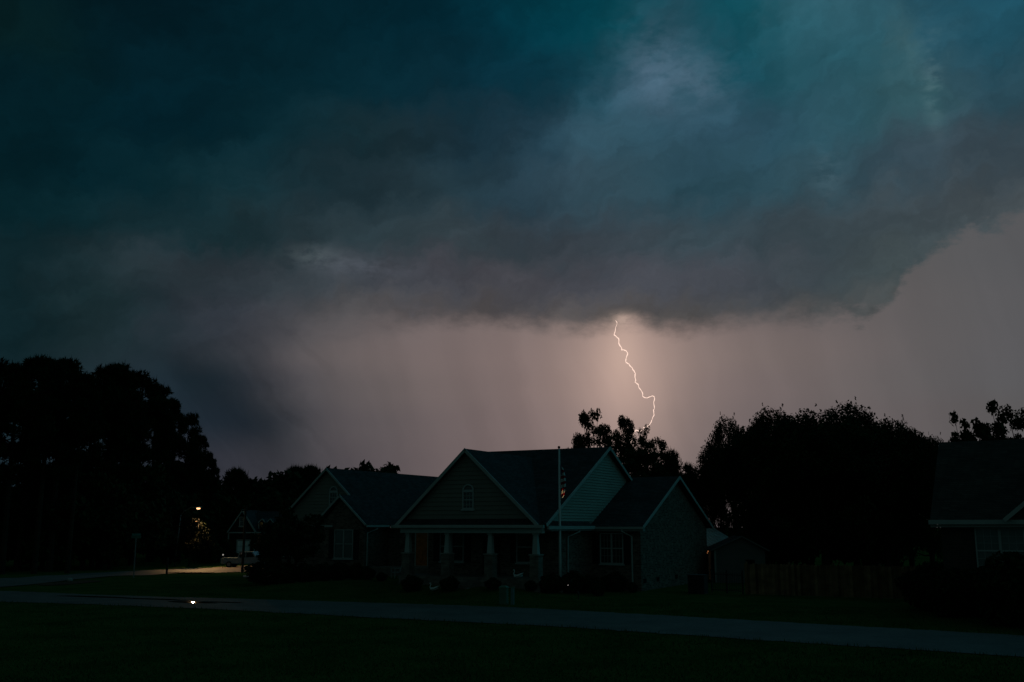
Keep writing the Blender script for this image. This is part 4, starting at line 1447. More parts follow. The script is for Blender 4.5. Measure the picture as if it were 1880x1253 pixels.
ub = empty('utility_cabinet', ground_at(1282, 1090), -ROT)
tag(ub, 'dark boxy cabinet standing low against the brick gable end', 'cabinet')
mb = MB().box(-0.45, 0.45, -0.35, 0.35, 0.0, 0.95)
for k in range(9):
    mb.box(-0.42, 0.42, -0.365, -0.352, 0.1 + 0.09 * k, 0.14 + 0.09 * k)
mb.build('body', M['black_metal'], ub)
MB().box(-0.48, 0.48, -0.38, 0.38, 0.955, 1.0).build('lid', M['black_metal'], ub)

# ------------------------------------------------------------------ flagpole and flag
fpos = Vector((2.55, 54.2, 0))
fpos.z = gz(fpos.x, fpos.y)
FP = empty('flagpole', fpos)
tag(FP, 'slim white flagpole with a ball top in front of the brick house', 'flagpole')
ptop = at(1031, 824, fpos.y).z - fpos.z
MB().tube([(0, 0, 0.0), (0, 0, 2.5), (0, 0, ptop)], [0.075, 0.065, 0.04], n=12).build('pole', M['white_metal'], FP, smooth=True)
MB().ellipsoid((0, 0, ptop + 0.07), (0.075, 0.075, 0.075), 12, 8).build('ball', M['black_metal'], FP, smooth=True)
MB().tube([(0, 0, -0.05), (0, 0, 0.12)], 0.16, n=14).build('base', M['stone'], FP)
MB().tube([(0.07, -0.02, 1.2), (0.06, -0.02, ptop - 0.1)], 0.008, n=5).build('halyard', M['white_metal'], FP)
# limp flag: a rectangle gathered into folds beside the pole
zt = at(1036, 851, fpos.y).z
zb = at(1036, 916, fpos.y).z
NS, NF = 65, 40
vts = np.zeros((NS + 1, NF + 1, 3))
Lh = zt - zb
for i in range(NS + 1):            # i runs down
    s = i / NS
    width = 0.10 + 0.17 * math.sin(math.pi * min(1, s * 0.9 + 0.12)) + 0.05 * s
    if s > 0.9:
        width *= 1 - (s - 0.9) * 6.0
    for j in range(NF + 1):
        w = j / NF
        ph = 2.2 * 2 * math.pi * w + 1.1 * s
        vts[i, j] = (0.055 + width * w + 0.012 * math.sin(3 * s + 7 * w), 0.085 * math.sin(ph) * (0.35 + 0.65 * w) * (0.6 + 0.4 * math.sin(2.5 * s)), zt - Lh * s - 0.22 * w * (1 - s) - 0.08 * w)
fmx = []
faces = []
for i in range(NS):
    for j in range(NF):
        a = i * (NF + 1) + j
        faces.append((a, a + 1, a + NF + 2, a + NF + 1))
        # the flag hangs turned: its stripes slant down the folds
        pos = (i / NS) * 1.0 + (j / NF) * 0.16
        if j < 14 and i < 20:
            fmx.append(2)
        else:
            fmx.append(0 if int(pos * 13 / 1.16) % 2 == 0 else 1)
mb = MB()
mb.v = [tuple(p) for p in vts.reshape(-1, 3)]
mb.f = faces
mb.mi = fmx
fo = mb.build('flag', [M['flag_red'], M['flag_white'], M['flag_blue']], None, smooth=True, loc=(fpos.x, fpos.y, 0))
tag(fo, 'limp red and white striped flag with a blue canton hanging on the flagpole', 'flag')
fsol = fo.modifiers.new('thick', 'SOLIDIFY')
fsol.thickness = 0.006
# two small ground spotlights
for i, (dx, dy) in enumerate(((0.42, -0.3), (0.75, -3.2))):
    px = fpos.x + dx
    py_ = fpos.y + dy
    SLt = empty('spotlight', (px, py_, gz(px, py_)))
    tag(SLt, ['tiny glowing ground light right of the flagpole foot', 'small black ground spotlight on the lawn, aimed up at the flag'][i], 'spotlight')
    hz0 = (0.40, 0.24)[i]
    MB().tube([(0, 0, -0.08), (0, 0, hz0)], 0.018, n=8).build('stake', M['black_metal'], SLt)
    tip = [Vector((-0.02, -0.05, 0.05)), Vector((-0.015, 0.085, 0.13))][i]
    hb = Vector((0, 0, hz0))
    hd = MB().tube([hb, hb + tip], [0.04, 0.055], n=12).build('head', M['black_metal'], SLt)
    MB().tube([hb + tip * 1.02, hb + tip * 1.08], (0.026, 0.045)[i], n=12).build('lens', M['small_glow'] if i == 0 else M['pane'], hd)
sp = bpy.data.lights.new('flag_spot', 'SPOT')
sp.energy = 900
sp.color = (1.0, 0.62, 0.28)
sp.spot_size = R(2.3)
sp.spot_blend = 0.35
sp.shadow_soft_size = 0.03
spo = bpy.data.objects.new('flag_spot', sp)
COL.objects.link(spo)
spo.location = (fpos.x + 0.75 - 0.02, fpos.y - 3.2 + 0.12, gz(fpos.x + 0.75, fpos.y - 3.2) + 0.44)
tgt = Vector((fpos.x + 0.22, fpos.y, at(1033, 907, fpos.y).z))
spo.rotation_euler = (tgt - spo.location).to_track_quat('-Z', 'Y').to_euler()


# ------------------------------------------------------------------ yard things
def swan(px, py, Y, label, face, size=1.0, base_z=None):
    p = at(px, py, Y)
    z = gz(p.x, Y) if base_z is None else base_z
    t = empty('swan_planter', (p.x, Y, z), 0)
    t.scale = (size * face, size, size)
    tag(t, label, 'swan planter', 'white swan planters by the porch')
    mb = MB()
    rings = []
    for (x, y_, zc, ry, rz_) in ((-0.42, 0, 0.24, 0.03, 0.03), (-0.32, 0, 0.2, 0.12, 0.10), (-0.12, 0, 0.17, 0.2, 0.15), (0.12, 0, 0.16, 0.2, 0.155), (0.3, 0, 0.18, 0.13, 0.13), (0.38, 0, 0.22, 0.05, 0.08)):
        rings.append([(x, ry * math.cos(a), zc + rz_ * math.sin(a)) for a in np.linspace(0, 2 * math.pi, 14, endpoint=False)])
    v = [q_ for r_ in rings for q_ in r_]
    f = [(i * 14 + k, i * 14 + (k + 1) % 14, (i + 1) * 14 + (k + 1) % 14, (i + 1) * 14 + k) for i in range(5) for k in range(14)]
    mb.add(v, f + [tuple(range(14))[::-1], tuple(70 + k for k in range(14))])
    mb.tube([(0.30, 0, 0.22), (0.40, 0, 0.36), (0.36, 0, 0.50), (0.30, 0, 0.60), (0.32, 0, 0.69), (0.40, 0, 0.71), (0.46, 0, 0.67)], [0.09, 0.065, 0.05, 0.045, 0.05, 0.055, 0.03], n=10)
    mb.build('body', M['swan_white'], t, smooth=True)
    for s in (-1, 1):
        w = MB()
        pts = [(0.22, 0.17 * s, 0.18), (0.0, 0.23 * s, 0.22), (-0.25, 0.22 * s, 0.34), (-0.5, 0.16 * s, 0.46)]
        w.tube(pts, [0.06, 0.11, 0.08, 0.02], n=8)
        w.build('wing', M['swan_white'], t, smooth=True)
    MB().tube([(0.45, 0, 0.67), (0.55, 0, 0.63)], [0.028, 0.006], n=8).build('beak', M['beak'], t)
    return t


swan(797, 1072, 53.6, 'white swan planter on the grass before the porch steps', -1, 0.55)
pv = CORNER + UU * (-4.75) + VV * (VF + 0.02)
swan(951, 1058, pv.y, 'white swan planter with raised neck on the porch edge left of the last column', -1, 0.58, base_z=FZ)

# slatted chair left of the porch
cp = ground_at(729, 1062)
CH = empty('garden_chair', cp, R(-60))
tag(CH, 'pale slatted garden chair left of the porch', 'chair')
mb = MB()
for k in range(5):
    mb.bar((-0.25, -0.25 + 0.11 * k, 0.36 + 0.0 * k), (0.25, -0.25 + 0.11 * k, 0.36), 0.09, 0.02)
mb.build('seat', M['trim'], CH)
mb = MB()
for k in range(5):
    mb.bar((-0.25, 0.27 + 0.05 * k, 0.48 + 0.13 * k), (0.25, 0.27 + 0.05 * k, 0.48 + 0.13 * k), 0.02, 0.085)
mb.build('backrest', M['trim'], CH)
for sx in (-0.27, 0.27):
    MB().bar((sx, -0.27, 0.0), (sx, -0.27, 0.58), 0.05, 0.05, up=(0, 1, 0)).build('leg', M['trim'], CH)
    MB().bar((sx, 0.2, 0.0), (sx, 0.5, 1.06), 0.05, 0.05, up=(0, 1, 0)).build('leg', M['trim'], CH)
    MB().bar((sx, -0.32, 0.6), (sx, 0.33, 0.6), 0.08, 0.025).build('armrest', M['trim'], CH)

# utility pedestals on the far verge
pp = ground_at(925, 1110)
UP = empty('utility_pedestal', pp, R(-20))
tag(UP, 'green ribbed utility pedestal on the verge in front of the porch', 'utility box')
mb = MB().frustum(0, 0, 0.34, 0.33, 0.0, 0.72, 0.30, 0.28)
for k in range(6):
    mb.frustum(0, 0, 0.37, 0.36, 0.08 + 0.11 * k, 0.13 + 0.11 * k, 0.33, 0.32)
mb.build('body', M['green_plastic'], UP)
mb = MB().frustum(0, 0, 0.39, 0.38, 0.725, 0.79, 0.35, 0.34).frustum(0, 0, 0.38, 0.24, 0.79, 0.85, 0.34, 0.20)
mb.build('lid', M['green_plastic'], UP)
pp = ground_at(941, 1111)
UQ = empty('marker_post', pp, R(-20))
tag(UQ, 'slim blue-green marker post right of the utility pedestal', 'marker post')
MB().frustum(0, 0, 0.15, 0.14, -0.05, 0.76, 0.11, 0.10).build('body', M['teal_paint'], UQ)
MB().frustum(0, 0, 0.18, 0.17, 0.765, 0.81, 0.14, 0.13).build('cap', M['green_plastic'], UQ)

# street sign
ss = ground_at(245, 1061)
SS = empty('street_sign', ss, R(-15))
tag(SS, 'street name sign with two crossed blades on a thin pole at the corner', 'street sign')
hs = at(245, 991, ss.y).z - ss.z
MB().tube([(0, 0, -0.1), (0, 0, hs)], 0.04, n=10).build('pole', M['metal_grey'], SS)
MB().tube([(0, 0, 0.9), (0, 0, 1.1)], 0.055, n=10).build('band', M['metal_grey'], SS)
MB().tube([(0, 0, hs), (0, 0, hs + 0.08)], 0.055, n=10).build('bracket', M['metal_grey'], SS)
MB().box(-0.40, 0.40, -0.012, 0.012, hs + 0.085, hs + 0.26).build('sign_blade', M['sign_face'], SS)
bl = MB().box(-0.38, 0.38, -0.012, 0.012, hs + 0.275, hs + 0.44).build('sign_blade', M['sign_face'], SS)
bl.rotation_euler = (0, 0, R(72))

wp = ground_at(306, 1054.5)
WPo = empty('wooden_post', wp, 0)
tag(WPo, 'short dark wooden post beside the lamp-lit side street', 'post')
hp = at(307, 1026, wp.y).z - wp.z
MB().frustum(0, 0, 0.17, 0.16, -0.1, hp).frustum(0, 0, 0.2, 0.03, hp, hp + 0.09).build('shaft', M['dark_wood'], WPo)

up_ = at(445.5, 1037, 108)
UPo = empty('utility_pole', (up_.x, 108, gz(up_.x, 108)))
tag(UPo, 'dark bare wooden pole standing in front of the distant gabled house', 'pole')
hz_ = at(446.5, 929, 108).z - gz(up_.x, 108)
MB().tube([(0, 0, -0.1), (0.05, 0, hz_)], [0.15, 0.11], n=10).build('shaft', M['dark_wood'], UPo)
MB().bar((-0.35, -0.12, hz_ - 0.5), (0.35, -0.12, hz_ - 0.5), 0.08, 0.1).build('crossarm', M['dark_wood'], UPo)

st = ground_at(128, 1069)
sto = MB().ellipsoid((0, 0, 0.12), (0.20, 0.17, 0.15), 10, 7).build('stone', M['stone'], None, smooth=True, loc=st)
tag(sto, 'small pale stone on the bare earth at the road corner', 'stone')

# ------------------------------------------------------------------ street lamp
lb = ground_at(320, 1040)
LY = lb.y
SLp = empty('street_lamp', lb)
tag(SLp, 'lit street lamp with an arm over the side street', 'street lamp')
ptp = at(332, 946, LY) - lb
hd_ = at(363, 934, LY) - lb
MB().tube([(0, 0, -0.1), (ptp.x * 0.5, 0, ptp.z * 0.5), (ptp.x, 0, ptp.z)], [0.10, 0.08, 0.065], n=10).build('pole', M['metal_grey'], SLp, smooth=True)
MB().tube([(ptp.x, 0, ptp.z), (ptp.x + 0.35, 0, ptp.z + 0.45), (ptp.x + (hd_.x - ptp.x) * 0.6, 0, hd_.z + 0.16), (hd_.x - 0.2, 0, hd_.z + 0.14)], [0.05, 0.045, 0.04, 0.04], n=8).build('arm', M['metal_grey'], SLp, smooth=True)
hd = MB()
hd.ellipsoid((hd_.x + 0.1, 0, hd_.z + 0.17), (0.48, 0.2, 0.10), 14, 8)
hdo = hd.build('lamp_head', M['metal_grey'], SLp, smooth=True)
MB().ellipsoid((hd_.x + 0.08, 0, hd_.z + 0.02), (0.25, 0.14, 0.15), 14, 8).build('bulb', M['lamp_glow'], hdo, smooth=True)
pl_ = bpy.data.lights.new('street_lamp_light', 'SPOT')
pl_.energy = 4200
pl_.color = (1.0, 0.58, 0.24)
pl_.spot_size = R(112)
pl_.spot_blend = 0.8
pl_.specular_factor = 0.0
pl_.shadow_soft_size = 0.12
plo = bpy.data.objects.new('street_lamp_light', pl_)
COL.objects.link(plo)
plo.location = lb + Vector((hd_.x + 0.08, -0.05, hd_.z - 0.25))
plo.rotation_euler = Vector((0.95, -0.75, -1.0)).to_track_quat('-Z', 'Y').to_euler()


# ------------------------------------------------------------------ vegetation
def unit(n, g):
    v = g.normal(size=(n, 3))
    return v / np.linalg.norm(v, axis=1, keepdims=True)


def leaf_cards(centres, size, g, stretch=1.0, up=0.0):
    """one leaf-shaped four-sided face per centre, turned at random"""
    n = len(centres)
    a = unit(n, g)
    a[:, 2] += up
    a /= np.linalg.norm(a, axis=1, keepdims=True)
    b = np.cross(a, unit(n, g))
    b /= np.maximum(np.linalg.norm(b, axis=1, keepdims=True), 1e-6)
    s = (size * (0.6 + 0.8 * g.random(n)))[:, None]
    v = np.empty((n, 4, 3))
    v[:, 0] = centres - a * s * stretch
    v[:, 1] = centres + b * s * 0.5 - a * s * 0.15 * stretch
    v[:, 2] = centres + a * s * stretch
    v[:, 3] = centres - b * s * 0.5 - a * s * 0.15 * stretch
    return v.reshape(-1, 3)


def limb(mb, a, b, r0, r1, g, n=6, wob=0.12):
    a, b = np.array(a, float), np.array(b, float)
    L = np.linalg.norm(b - a)
    pts, rad = [], []
    for i in range(n + 1):
        t = i / n
        p = a + (b - a) * t + (g.normal(size=3) * wob * L * 0.25 * math.sin(math.pi * t))
        p[2] += 0.10 * L * math.sin(math.pi * t) * (0.5 if b[2] > a[2] else -0.2)
        pts.append(tuple(p))
        rad.append(r0 + (r1 - r0) * t)
    mb.tube(pts, rad, n=6)


def broad_tree(name, seed, h, cw, ch, clumps, leaves, size, clump_r, leaf_mat='leaf', spiky=0.0, multi=1, flat_bottom=0.3, lobes=7, dome=False):
    """tree of height h: trunk with limbs, crown of leaf clumps gathered into lobes"""
    g = np.random.default_rng(seed)
    root = empty(name)
    mb = MB()
    base_c = h - ch
    lob = []
    for k in range(lobes):
        d = unit(1, g)[0]
        rr_ = 0.25 + 0.75 * g.random() ** 0.6
        lob.append((d[0] * cw * 0.5 * rr_ * 0.75, d[1] * cw * 0.5 * rr_ * 0.75, base_c + ch * (0.45 + 0.38 * d[2] * rr_), (0.32 + 0.24 * g.random()) * min(cw, ch) * 0.75))
    cen = []
    for k in range(clumps):
        l = lob[g.integers(len(lob))]
        d = unit(1, g)[0] * (0.35 + 0.65 * g.random() ** 0.5)
        c = np.array([l[0] + d[0] * l[3] * 1.0, l[1] + d[1] * l[3] * 1.0, l[2] + d[2] * l[3] * 0.95])
        c[2] = min(c[2], h - clump_r * 0.5)
        c[2] = max(c[2], base_c - ch * flat_bottom * g.random())
        cen.append(c)
    cen = np.array(cen)
    if dome:
        # a full crown: clumps over a lumpy ovoid, crowded to the outside
        d_ = unit(clumps, g)
        d_[:, 2] = np.where(g.random(clumps) < 0.7, np.abs(d_[:, 2]), d_[:, 2])
        rr_ = 0.45 + 0.55 * g.random(clumps) ** 0.30
        lump_ = 1 + 0.09 * np.sin(3.1 * d_[:, 0] + seed) + 0.08 * np.sin(4.3 * d_[:, 1] + 2.1 * seed) + 0.05 * np.sin(5.7 * d_[:, 2] + seed)
        k_ = (rr_ * lump_)[:, None]
        cen = d_ * k_ * np.array([cw / 2 - clump_r * 0.6, cw / 2 - clump_r * 0.6, ch / 2 - clump_r * 0.5]) + np.array([0, 0, h - ch / 2 - clump_r * 0.1])
    # trunk(s)
    top = np.array([0, 0, base_c + ch * 0.55])
    stems = []
    for m in range(multi):
        ang = 2 * math.pi * m / max(1, multi) + g.random()
        off = np.array([math.cos(ang), math.sin(ang), 0]) * (0.0 if multi == 1 else 0.12 * h * 0.25)
        tt = top + np.array([math.cos(ang), math.sin(ang), 0]) * (0.0 if multi == 1 else cw * 0.18)
        r0 = h * 0.022 / math.sqrt(multi)
        mid = off * 1.6 + np.array([0, 0, base_c * 0.7])
        mb.tube([tuple(off + np.array([0, 0, -0.15])), tuple(mid), tuple((mid + tt) / 2), tuple(tt)], [r0 * 1.25, r0, r0 * 0.7, r0 * 0.25], n=8)
        stems.append((mid, tt))
    for k in range(min(26, clumps)):
        c = cen[g.integers(len(cen))]
        s0 = stems[g.integers(len(stems))]
        t = g.random() * 0.8
        a = s0[0] + (s0[1] - s0[0]) * t
        limb(mb, a, c, h * 0.006, h * 0.0015, g)
    mb.build('trunk', M['bark'], root)
    reps = np.repeat(cen, leaves // clumps, axis=0)
    n = len(reps)
    d = unit(n, g) * (g.random(n) ** 0.55)[:, None] * clump_r
    d[:, 2] *= 0.8 + spiky
    pts = reps + d
    extra = leaf_cards(pts, size, g, 1.0, up=0.4 * spiky)
    if spiky:
        # upright young shoots that fringe the crown
        tops = cen[np.argsort(-(cen[:, 2] + 0.3 * np.linalg.norm(cen[:, :2], axis=1)))[: int(clumps * 0.6)]]
        sh = []
        for c in tops:
            for _ in range(3):
                st_ = c + g.normal(size=3) * clump_r * 0.5
                L = clump_r * (0.7 + 0.9 * g.random()) * spiky
                m_ = 9
                tt = np.linspace(0, 1, m_)[:, None]
                dirn = np.array([g.normal() * 0.18 + c[0] * 0.03, g.normal() * 0.18 + c[1] * 0.03, 1.0])
                sh.append(st_ + dirn * L * tt + g.normal(size=(m_, 3)) * 0.05 * clump_r)
        sh = np.concatenate(sh)
        extra = np.concatenate([extra, leaf_cards(sh, size * 0.8, g, 1.2, up=1.0)])
    cr = mesh_from_arrays('crown', extra, 4, M[leaf_mat], root)
    root['th'] = h
    return root


def pine(name, seed, h, crown_from, cw, clumps, tufts, size):
    """loblolly pine: tall bare trunk, ragged rounded head of needle clumps on wandering limbs"""
    g = np.random.default_rng(seed)
    root = empty(name)
    mb = MB()
    lean = g.normal(size=2) * 0.02 * h
    z0 = h * crown_from
    tr = [(0, 0, -0.2), (lean[0] * 0.3, lean[1] * 0.3, h * 0.35), (lean[0] * 0.7, lean[1] * 0.7, h * 0.7), (lean[0], lean[1], h * 0.97)]
    mb.tube(tr, [h * 0.016, h * 0.0125, h * 0.009, h * 0.002], n=8)
    cen = []
    for k in range(clumps):
        t = g.random() ** 0.75
        z = z0 + (h - z0) * t * 0.97
        prof = math.sin(math.pi * (0.16 + 0.80 * t)) ** 0.8 if t < 0.92 else 0.35
        rad = cw * 0.5 * prof * (0.35 + 0.65 * g.random() ** 0.5)
        a = g.random() * 2 * math.pi
        tx = lean * (z / h)
        c = np.array([tx[0] + rad * math.cos(a), tx[1] + rad * math.sin(a), z])
        cen.append(c)
        if k % 2 == 0:
            zz = max(z0 * 0.9, z - rad * 0.45)
            limb(mb, (lean[0] * zz / h, lean[1] * zz / h, zz), c, h * 0.0042, h * 0.0012, g, 4, 0.2)
    cen.append(np.array([lean[0], lean[1], h * 0.975]))
    cen = np.array(cen)
    # a few dead stubs low on the trunk
    for k in range(6):
        z = h * (0.25 + 0.3 * g.random())
        a = g.random() * 6.28
        limb(mb, (lean[0] * z / h, lean[1] * z / h, z), (math.cos(a) * 1.4, math.sin(a) * 1.4, z + 0.3), h * 0.002, h * 0.0006, g, 3, 0.2)
    mb.build('trunk', M['bark'], root)
    cr_ = cw * 0.115
    per = tufts // len(cen)
    reps = np.repeat(cen, per, axis=0)
    n = len(reps)
    d = unit(n, g) * (g.random(n) ** 0.5)[:, None] * cr_ * np.array([1.25, 1.25, 0.85])
    base = reps + d
    # each tuft: three narrow needle blades fanning outwards and up
    v = []
    for q_ in range(3):
        dirn = d / max(cr_, 1e-6) * 0.6 + unit(n, g) * 0.7 + np.array([0, 0, 0.55])
        dirn /= np.linalg.norm(dirn, axis=1, keepdims=True)
        side = np.cross(dirn, unit(n, g))
        side /= np.maximum(np.linalg.norm(side, axis=1, keepdims=True), 1e-6)
        L = (size * (0.7 + 0.6 * g.random(n)))[:, None]
        tri = np.empty((n, 3, 3))
        tri[:, 0] = base - side * L * 0.16
        tri[:, 1] = base + side * L * 0.16
        tri[:, 2] = base + dirn * L
        v.append(tri.reshape(-1, 3))
    # upright candles of new growth
    cn = np.repeat(cen, 14, axis=0) + unit(14 * len(cen), g) * cr_ * np.array([1.1, 1.1, 0.8])
    n = len(cn)
    hh = size * (0.9 + 0.9 * g.random(n))
    ww = size * 0.11
    aa = g.random(n) * 6.28
    tri = np.empty((n, 3, 3))
    tri[:, 0] = cn + np.stack([ww * np.cos(aa), ww * np.sin(aa), 0 * aa], 1)
    tri[:, 1] = cn - np.stack([ww * np.cos(aa), ww * np.sin(aa), 0 * aa], 1)
    tri[:, 2] = cn + np.stack([g.normal(0, 0.12, n) * size, g.normal(0, 0.12, n) * size, hh], 1)
    v.append(tri.reshape(-1, 3))
    mesh_from_arrays('crown', np.concatenate(v), 3, M['needle'], root)
    root['th'] = h
    return root


def bush(name, seed, r, h, leaves, size, mat='shrub_leaf'):
    g = np.random.default_rng(seed)
    root = empty(name)
    mb = MB()
    for k in range(7):
        a = g.random() * 6.28
        limb(mb, (0.05 * math.cos(a), 0.05 * math.sin(a), -0.05), (r * 0.6 * math.cos(a), r * 0.6 * math.sin(a), h * (0.5 + 0.3 * g.random())), 0.02, 0.006, g, 4)
    mb.build('stem', M['bark'], root)
    d = unit(leaves, g)
    rad = 0.55 + 0.45 * g.random(leaves) ** 0.4
    lump = 1 + 0.10 * np.sin(5 * d[:, 0] + seed) + 0.10 * np.sin(6 * d[:, 1] + 2 * seed) + 0.08 * np.sin(7 * d[:, 2])
    p = d * (rad * lump)[:, None] * np.array([r, r, h * 0.5]) + np.array([0, 0, h * 0.5])
    p[:, 2] = np.maximum(p[:, 2], 0.02)
    mesh_from_arrays('foliage', leaf_cards(p, size, g), 4, M[mat], root)
    root['th'] = h
    return root


PLACED = set()


def place(proto, loc, height, label, cat, group=None, rz=0.0, wide=1.0):
    if proto.name in PLACED:
        o = copy_tree(proto)
        for k in ('label', 'category', 'group'):
            if k in o:
                del o[k]
    else:
        o = proto
        PLACED.add(proto.name)
    s = height / proto['th']
    o.location = loc
    o.scale = (s * wide, s * wide, s)
    o.rotation_euler = (0, 0, rz)
    tag(o, label, cat, group)
    return o


def place_px(proto, px, top, Y, label, cat, group=None, rz=0.0, wide=1.0, foot=None):
    p = at(px, top, Y)
    z = gz(p.x, Y) if foot is None else foot
    return place(proto, (p.x, Y, z), p.z - z, label, cat, group, rz, wide)


ORD = ['first', 'second', 'third', 'fourth', 'fifth', 'sixth', 'seventh', 'eighth', 'ninth', 'tenth', 'eleventh', 'twelfth', 'thirteenth', 'fourteenth', 'fifteenth', 'sixteenth', 'seventeenth', 'eighteenth', 'nineteenth', 'twentieth', 'twenty-first', 'twenty-second']
rt = random.Random(12)

# the pine wood on the left
pines = [pine('pine_tree', 31, 22, 0.38, 6.4, 54, 4800, 0.50), pine('pine_tree', 32, 22, 0.48, 5.6, 44, 4000, 0.50), pine('pine_tree', 33, 22, 0.40, 6.8, 56, 4900, 0.50)]
wood = [(-62, 668, 108, 1.1), (-22, 690, 100, 1.0), (8, 664, 110, 1.1), (38, 672, 103, 0.9), (66, 656, 112, 1.15), (95, 668, 104, 0.9), (122, 663, 110, 1.05), (152, 688, 106, 0.85), (178, 694, 116, 0.85), (209, 672, 118, 1.1), (238, 693, 124, 0.9), (268, 686, 132, 1.0), (292, 708, 140, 0.85), (321, 734, 146, 0.8), (345, 762, 150, 0.72), (366, 800, 152, 0.75), (384, 832, 154, 0.7)]
for i, (px, top, Y, w) in enumerate(wood):
    place_px(pines[i % 3], px, top, Y, 'tall dark pine, %s from the left edge of the wood' % ORD[i], 'pine tree', 'pines of the wood on the left', rz=rt.uniform(0, 6.28), wide=w)

# broad undergrowth trees that close the wood below
und = [broad_tree('broadleaf_tree', 41, 11, 9, 9.6, 60, 7000, 0.34, 1.5, lobes=9, flat_bottom=0.15), broad_tree('broadleaf_tree', 42, 11, 8, 9.8, 56, 6500, 0.34, 1.45, lobes=9, flat_bottom=0.15)]
ul = [(-40, 868, 114), (12, 858, 122), (48, 880, 116), (92, 864, 120), (140, 872, 114), (182, 852, 122), (214, 872, 116), (252, 850, 128), (290, 858, 140), (322, 850, 152), (352, 870, 156), (380, 885, 160), (402, 900, 162)]
for i, (px, top, Y) in enumerate(ul):
    place_px(und[i % 2], px, top, Y, 'dense dark leafy tree below the pines, %s from the left edge' % ORD[i], 'tree', 'leafy trees under the pines', rz=rt.uniform(0, 6.28), wide=1.0)

# distant tree line between the wood and the house
far = [broad_tree('distant_tree', 51, 14, 8.5, 8.5, 34, 1900, 0.55, 1.35, lobes=6), broad_tree('distant_tree', 52, 14, 7.0, 10.0, 34, 1900, 0.55, 1.25, lobes=6), broad_tree('distant_tree', 53, 14, 9.5, 7.0, 34, 1900, 0.55, 1.4, lobes=5)]
fpine = pine('distant_pine', 54, 17, 0.45, 7.5, 46, 1500, 0.8)
fl2 = [(410, 866, 1.0, 0), (422, 876, 1.0, 1), (436, 866, 1.0, 3), (452, 873, 1.1, 0), (470, 874, 1.0, 1), (497, 869, 1.3, 2), (523, 877, 1.3, 0), (547, 862, 0.9, 3), (571, 861, 1.0, 3), (590, 866, 1.1, 1), (612, 868, 1.1, 0), (634, 862, 1.1, 2), (652, 856, 1.1, 0), (667, 862, 0.9, 1), (693, 852, 0.95, 2), (716, 872, 0.9, 0), (746, 866, 0.9, 1), (776, 884, 1.0, 0)]
for i, (px, top, w, k) in enumerate(fl2):
    Y = 185 + 14 * math.sin(i * 2.3)
    pr = fpine if k == 3 else far[k]
    lab = 'distant tree on the skyline, %s to the right of the pine wood' % ORD[i]
    if px == 693:
        lab = 'distant round-headed tree standing above the left wing roof'
    if px == 746:
        lab = 'small distant tree top just left of the porch gable'
    place_px(pr, px, top, Y, lab, 'tree', 'trees on the distant skyline', rz=rt.uniform(0, 6.28), wide=w)
mid = [(404, 905, 166), (430, 912, 164), (462, 905, 162), (492, 898, 164), (520, 905, 160), (548, 895, 160), (580, 900, 160), (610, 905, 160)]
mt = broad_tree('broadleaf_tree', 61, 11, 10, 9.8, 50, 3600, 0.5, 1.7, lobes=9, flat_bottom=0.12)
for i, (px, top, Y) in enumerate(mid):
    place_px(mt, px, top, Y, 'dark leafy tree behind the distant house, %s from the left' % ORD[i], 'tree', 'leafy trees behind the distant house', rz=rt.uniform(0, 6.28), wide=1.0)

# foliage lit by the street lamp
lt = broad_tree('lamplit_tree', 63, 6, 5.0, 5.4, 60, 8500, 0.11, 0.62, 'lit_leaf', lobes=8, flat_bottom=0.1)
place_px(lt, 352, 948, LY - 0.8, 'leafy tree lit yellow-green from above by the street lamp', 'tree', wide=0.95)
lt2 = broad_tree('broadleaf_tree', 64, 6, 6.5, 5.6, 60, 5500, 0.2, 0.75, 'leaf', lobes=8, flat_bottom=0.1)
place_px(lt2, 386, 972, LY + 7.5, 'low dark leafy tree right of the lamp-lit tree', 'tree', wide=1.0)
place_px(lt2, 312, 985, LY + 6.0, 'low dark leafy tree left of the street lamp pole', 'tree', rz=2.0, wide=0.9)

# tree behind the main roof, seen against the lightning
bt = broad_tree('backlit_tree', 71, 12.5, 8.0, 9.0, 90, 9500, 0.125, 0.62, dome=True)
bt2 = broad_tree('backlit_tree', 72, 12.5, 6.5, 9.0, 84, 8600, 0.125, 0.60, dome=True)
for (pr, px, top, Y, w, rz, lab) in ((bt2, 1095, 757, 84, 0.60, 0.4, 'tall rounded tree crown behind the main roof ridge'), (bt2, 1143, 769, 86, 0.46, 2.4, 'narrow tree crown right of the tallest one, under the lightning'), (bt, 1172, 780, 83, 0.46, 1.0, 'loose tree crown where the lightning comes down behind the house'), (bt, 1197, 806, 85, 0.68, 3.4, 'low loose tree crown right of the lightning foot'), (bt2, 1155, 830, 81, 1.5, 4.4, 'low dense tree crown just above the right wing roof'), (bt2, 1058, 800, 86, 0.42, 5.0, 'sparse tree top beside the flagpole ball')):
    place_px(pr, px, top, Y, lab, 'tree', 'trees behind the house roof', wide=w, rz=rz)
sp_pine = pine('young_pine', 75, 12, 0.25, 6.0, 50, 2600, 0.5)
place_px(sp_pine, 1237, 834, 84, 'young pine above the right wing roof', 'pine tree', wide=0.62)
place_px(sp_pine, 1262, 858, 82, 'smaller young pine above the right gable tip', 'pine tree', wide=0.55, rz=2.0)

